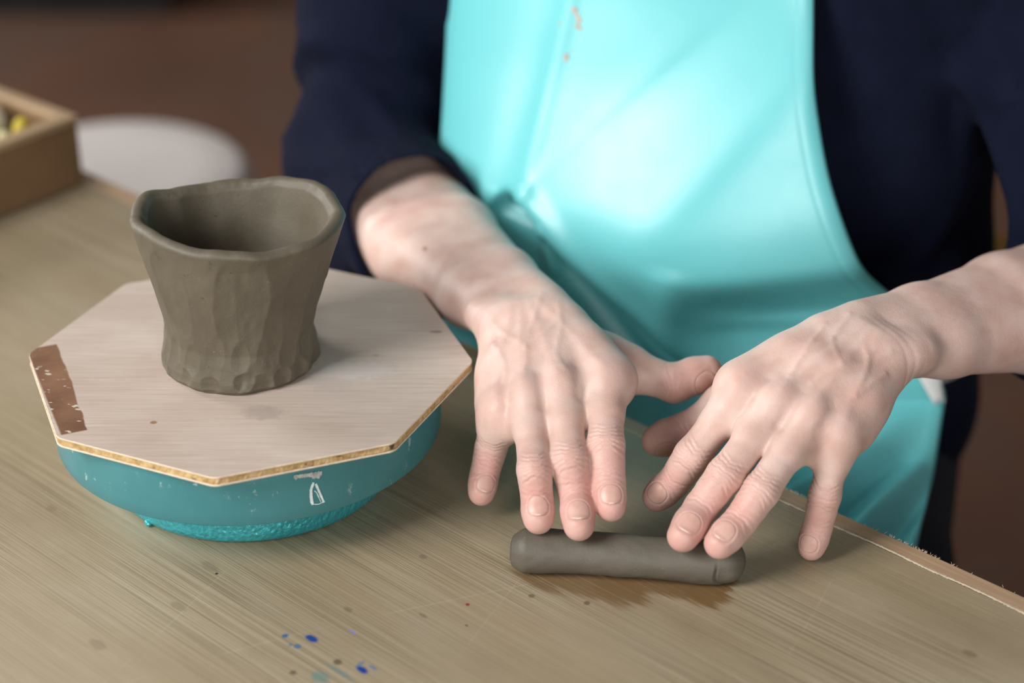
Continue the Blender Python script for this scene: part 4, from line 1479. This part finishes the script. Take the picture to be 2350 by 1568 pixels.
# ================================================================== BACKGROUND THINGS
m_boxw = simple('box_wood', (.20, .115, .055), .55, .15, 14, .2, 120)
m_boxl = simple('box_wood_light', (.36, .25, .145), .5, .12, 14, .2, 120)
a0, b0 = tl(193, 424)
b0 = min(b0, -.004)
bx = empty('wooden_box', tuple(tl_to_w(a0, b0, .0012)), T_ANG + math.radians(3.7))
prop(bx, 'open wooden box of scraps at the table edge behind the turntable', 'box')
BXH, TH = .057, .010
box('bottom', (-.30 + TH, -.21 + TH, .026), (-TH, -TH, .032), m_boxw.m, bx, .0006)
for nm, lo, hi in (('side_panel', (-TH, -.21, 0), (0, 0, BXH - .006)), ('side_panel', (-.30, -.21, 0), (-.30 + TH, 0, BXH - .006)),
                   ('side_panel', (-.30 + TH, -TH, 0), (-TH, 0, BXH - .006)), ('side_panel', (-.30 + TH, -.21, 0), (-TH, -.21 + TH, BXH - .006))):
    box(nm, lo, hi, m_boxw.m, bx, .0012)
for lo, hi in (((-TH - .001, -.211, BXH - .006), (.001, .001, BXH)), ((-.301, -.211, BXH - .006), (-.30 + TH + .001, .001, BXH)),
               ((-.30 + TH, -TH - .001, BXH - .006), (-TH, .001, BXH)), ((-.30 + TH, -.211, BXH - .006), (-TH, -.21 + TH + .001, BXH))):
    box('top_lip', lo, hi, m_boxl.m, bx, .0012)
def lump(name, lx_, ly_, sx, sy, sz, col, label, seed):
    bm = bmesh.new()
    bmesh.ops.create_icosphere(bm, subdivisions=4, radius=1)
    r = random.Random(seed)
    ds = [(Vector((r.gauss(0, 1), r.gauss(0, 1), r.gauss(0, 1))).normalized(), r.uniform(.5, .85)) for _ in range(16)]
    for v in bm.verts:
        n = v.co.normalized(); f = 1.
        for d_, c_ in ds:
            q = n.dot(d_)
            if q > c_: f = min(f, c_ / q * 1.05)
        v.co = Vector((n.x * f * sx, n.y * f * sy, n.z * f * sz))
    o = bm_obj(name, bm, simple(name + '_mat', col, .7, .15, 60, .3, 150).m, None, True)
    zmin = min(v.co.z for v in o.data.vertices)
    an_ = T_ANG + math.radians(3.7)
    o.location = (bx.location[0] + lx_ * math.cos(an_) - ly_ * math.sin(an_), bx.location[1] + lx_ * math.sin(an_) + ly_ * math.cos(an_), ZT + .0012 + .0325 - zmin)
    o.rotation_euler = (0, 0, an_)
    prop(o, label, 'scrap', 'scraps in the wooden box')
CREAM, OCH, SAGE = (.74, .72, .58), (.55, .42, .04), (.58, .54, .30)
lump('paper_scrap', -.066, -.034, .020, .019, .017, CREAM, 'crumpled cream paper scrap beside the mustard yellow one in the wooden box', 1)
lump('cloth_scrap', -.034, -.026, .0085, .0105, .013, OCH, 'small mustard yellow scrap in the wooden box', 2)
lump('sponge_scrap', -.024, -.050, .0090, .0105, .012, SAGE, 'pale yellow-green scrap near the box corner', 3)
lump('stone_lump', -.050, -.070, .012, .012, .012, (.28, .32, .28), 'grey-green lump among the scraps in the wooden box', 4)
lump('bark_scrap', -.108, -.034, .017, .019, .013, (.50, .29, .09), 'orange-brown scrap in the wooden box behind the cream one', 5)
lump('paper_scrap', -.098, -.088, .026, .024, .018, CREAM, 'largest crumpled cream paper scrap in the middle of the wooden box', 6)
lump('clay_scrap', -.040, -.112, .019, .022, .013, (.22, .17, .12), 'brown dried clay scrap in the wooden box', 7)
lump('sponge_scrap', -.165, -.060, .026, .028, .017, (.66, .58, .33), 'larger yellowish sponge scrap in the wooden box', 8)
lump('clay_scrap', -.155, -.140, .028, .026, .015, (.30, .24, .18), 'grey-brown clay scrap in the wooden box', 9)
lump('cloth_scrap', -.235, -.095, .030, .034, .014, (.48, .46, .42), 'pale grey cloth scrap at the far end of the wooden box', 10)

m_seat = simple('pale_seat', (.60, .555, .53), .5, .05, 6)
m_chrome = simple('grey_steel', (.35, .36, .38), .35, .05, 10, Metallic=.8)
SC = at_y(262, 384, 2.03)
st = empty('round_stool', (SC[0], SC[1], 0))
prop(st, 'round stool with a pale grey seat standing behind the table', 'stool')
sh = SC[2]
RS = .150
lathe('seat', [(0, sh - .045), (RS - .02, sh - .045), (RS - .004, sh - .038), (RS, sh - .022), (RS - .003, sh - .008), (RS - .014, sh - .001), (RS * .6, sh), (0, sh)], m_seat.m, st, 80)
lathe('rim_band', [(RS + .001, sh - .040), (RS + .004, sh - .038), (RS + .004, sh - .026), (RS + .001, sh - .024)], m_chrome.m, st, 80)
for k in range(4):
    a = math.pi / 4 + k * math.pi / 2
    V, F = [], []
    p0 = np.array([.095 * math.cos(a), .095 * math.sin(a), sh - .044]); p1 = np.array([.16 * math.cos(a), .16 * math.sin(a), 0])
    for i in range(2):
        p = (p0, p1)[i]
        for j in range(12):
            b_ = 2 * math.pi * j / 12
            V.append(p + np.array([.012 * math.cos(b_), .012 * math.sin(b_), 0]))
    F = [(j, (j + 1) % 12, 12 + (j + 1) % 12, 12 + j) for j in range(12)] + [list(range(12)), list(range(12, 24))[::-1]]
    mesh_obj('leg', V, F, m_chrome.m, st)
lathe('foot_ring', [(.137, .13), (.146, .134), (.146, .142), (.137, .146), (.131, .142), (.131, .134), (.137, .13)], m_chrome.m, st, 60)
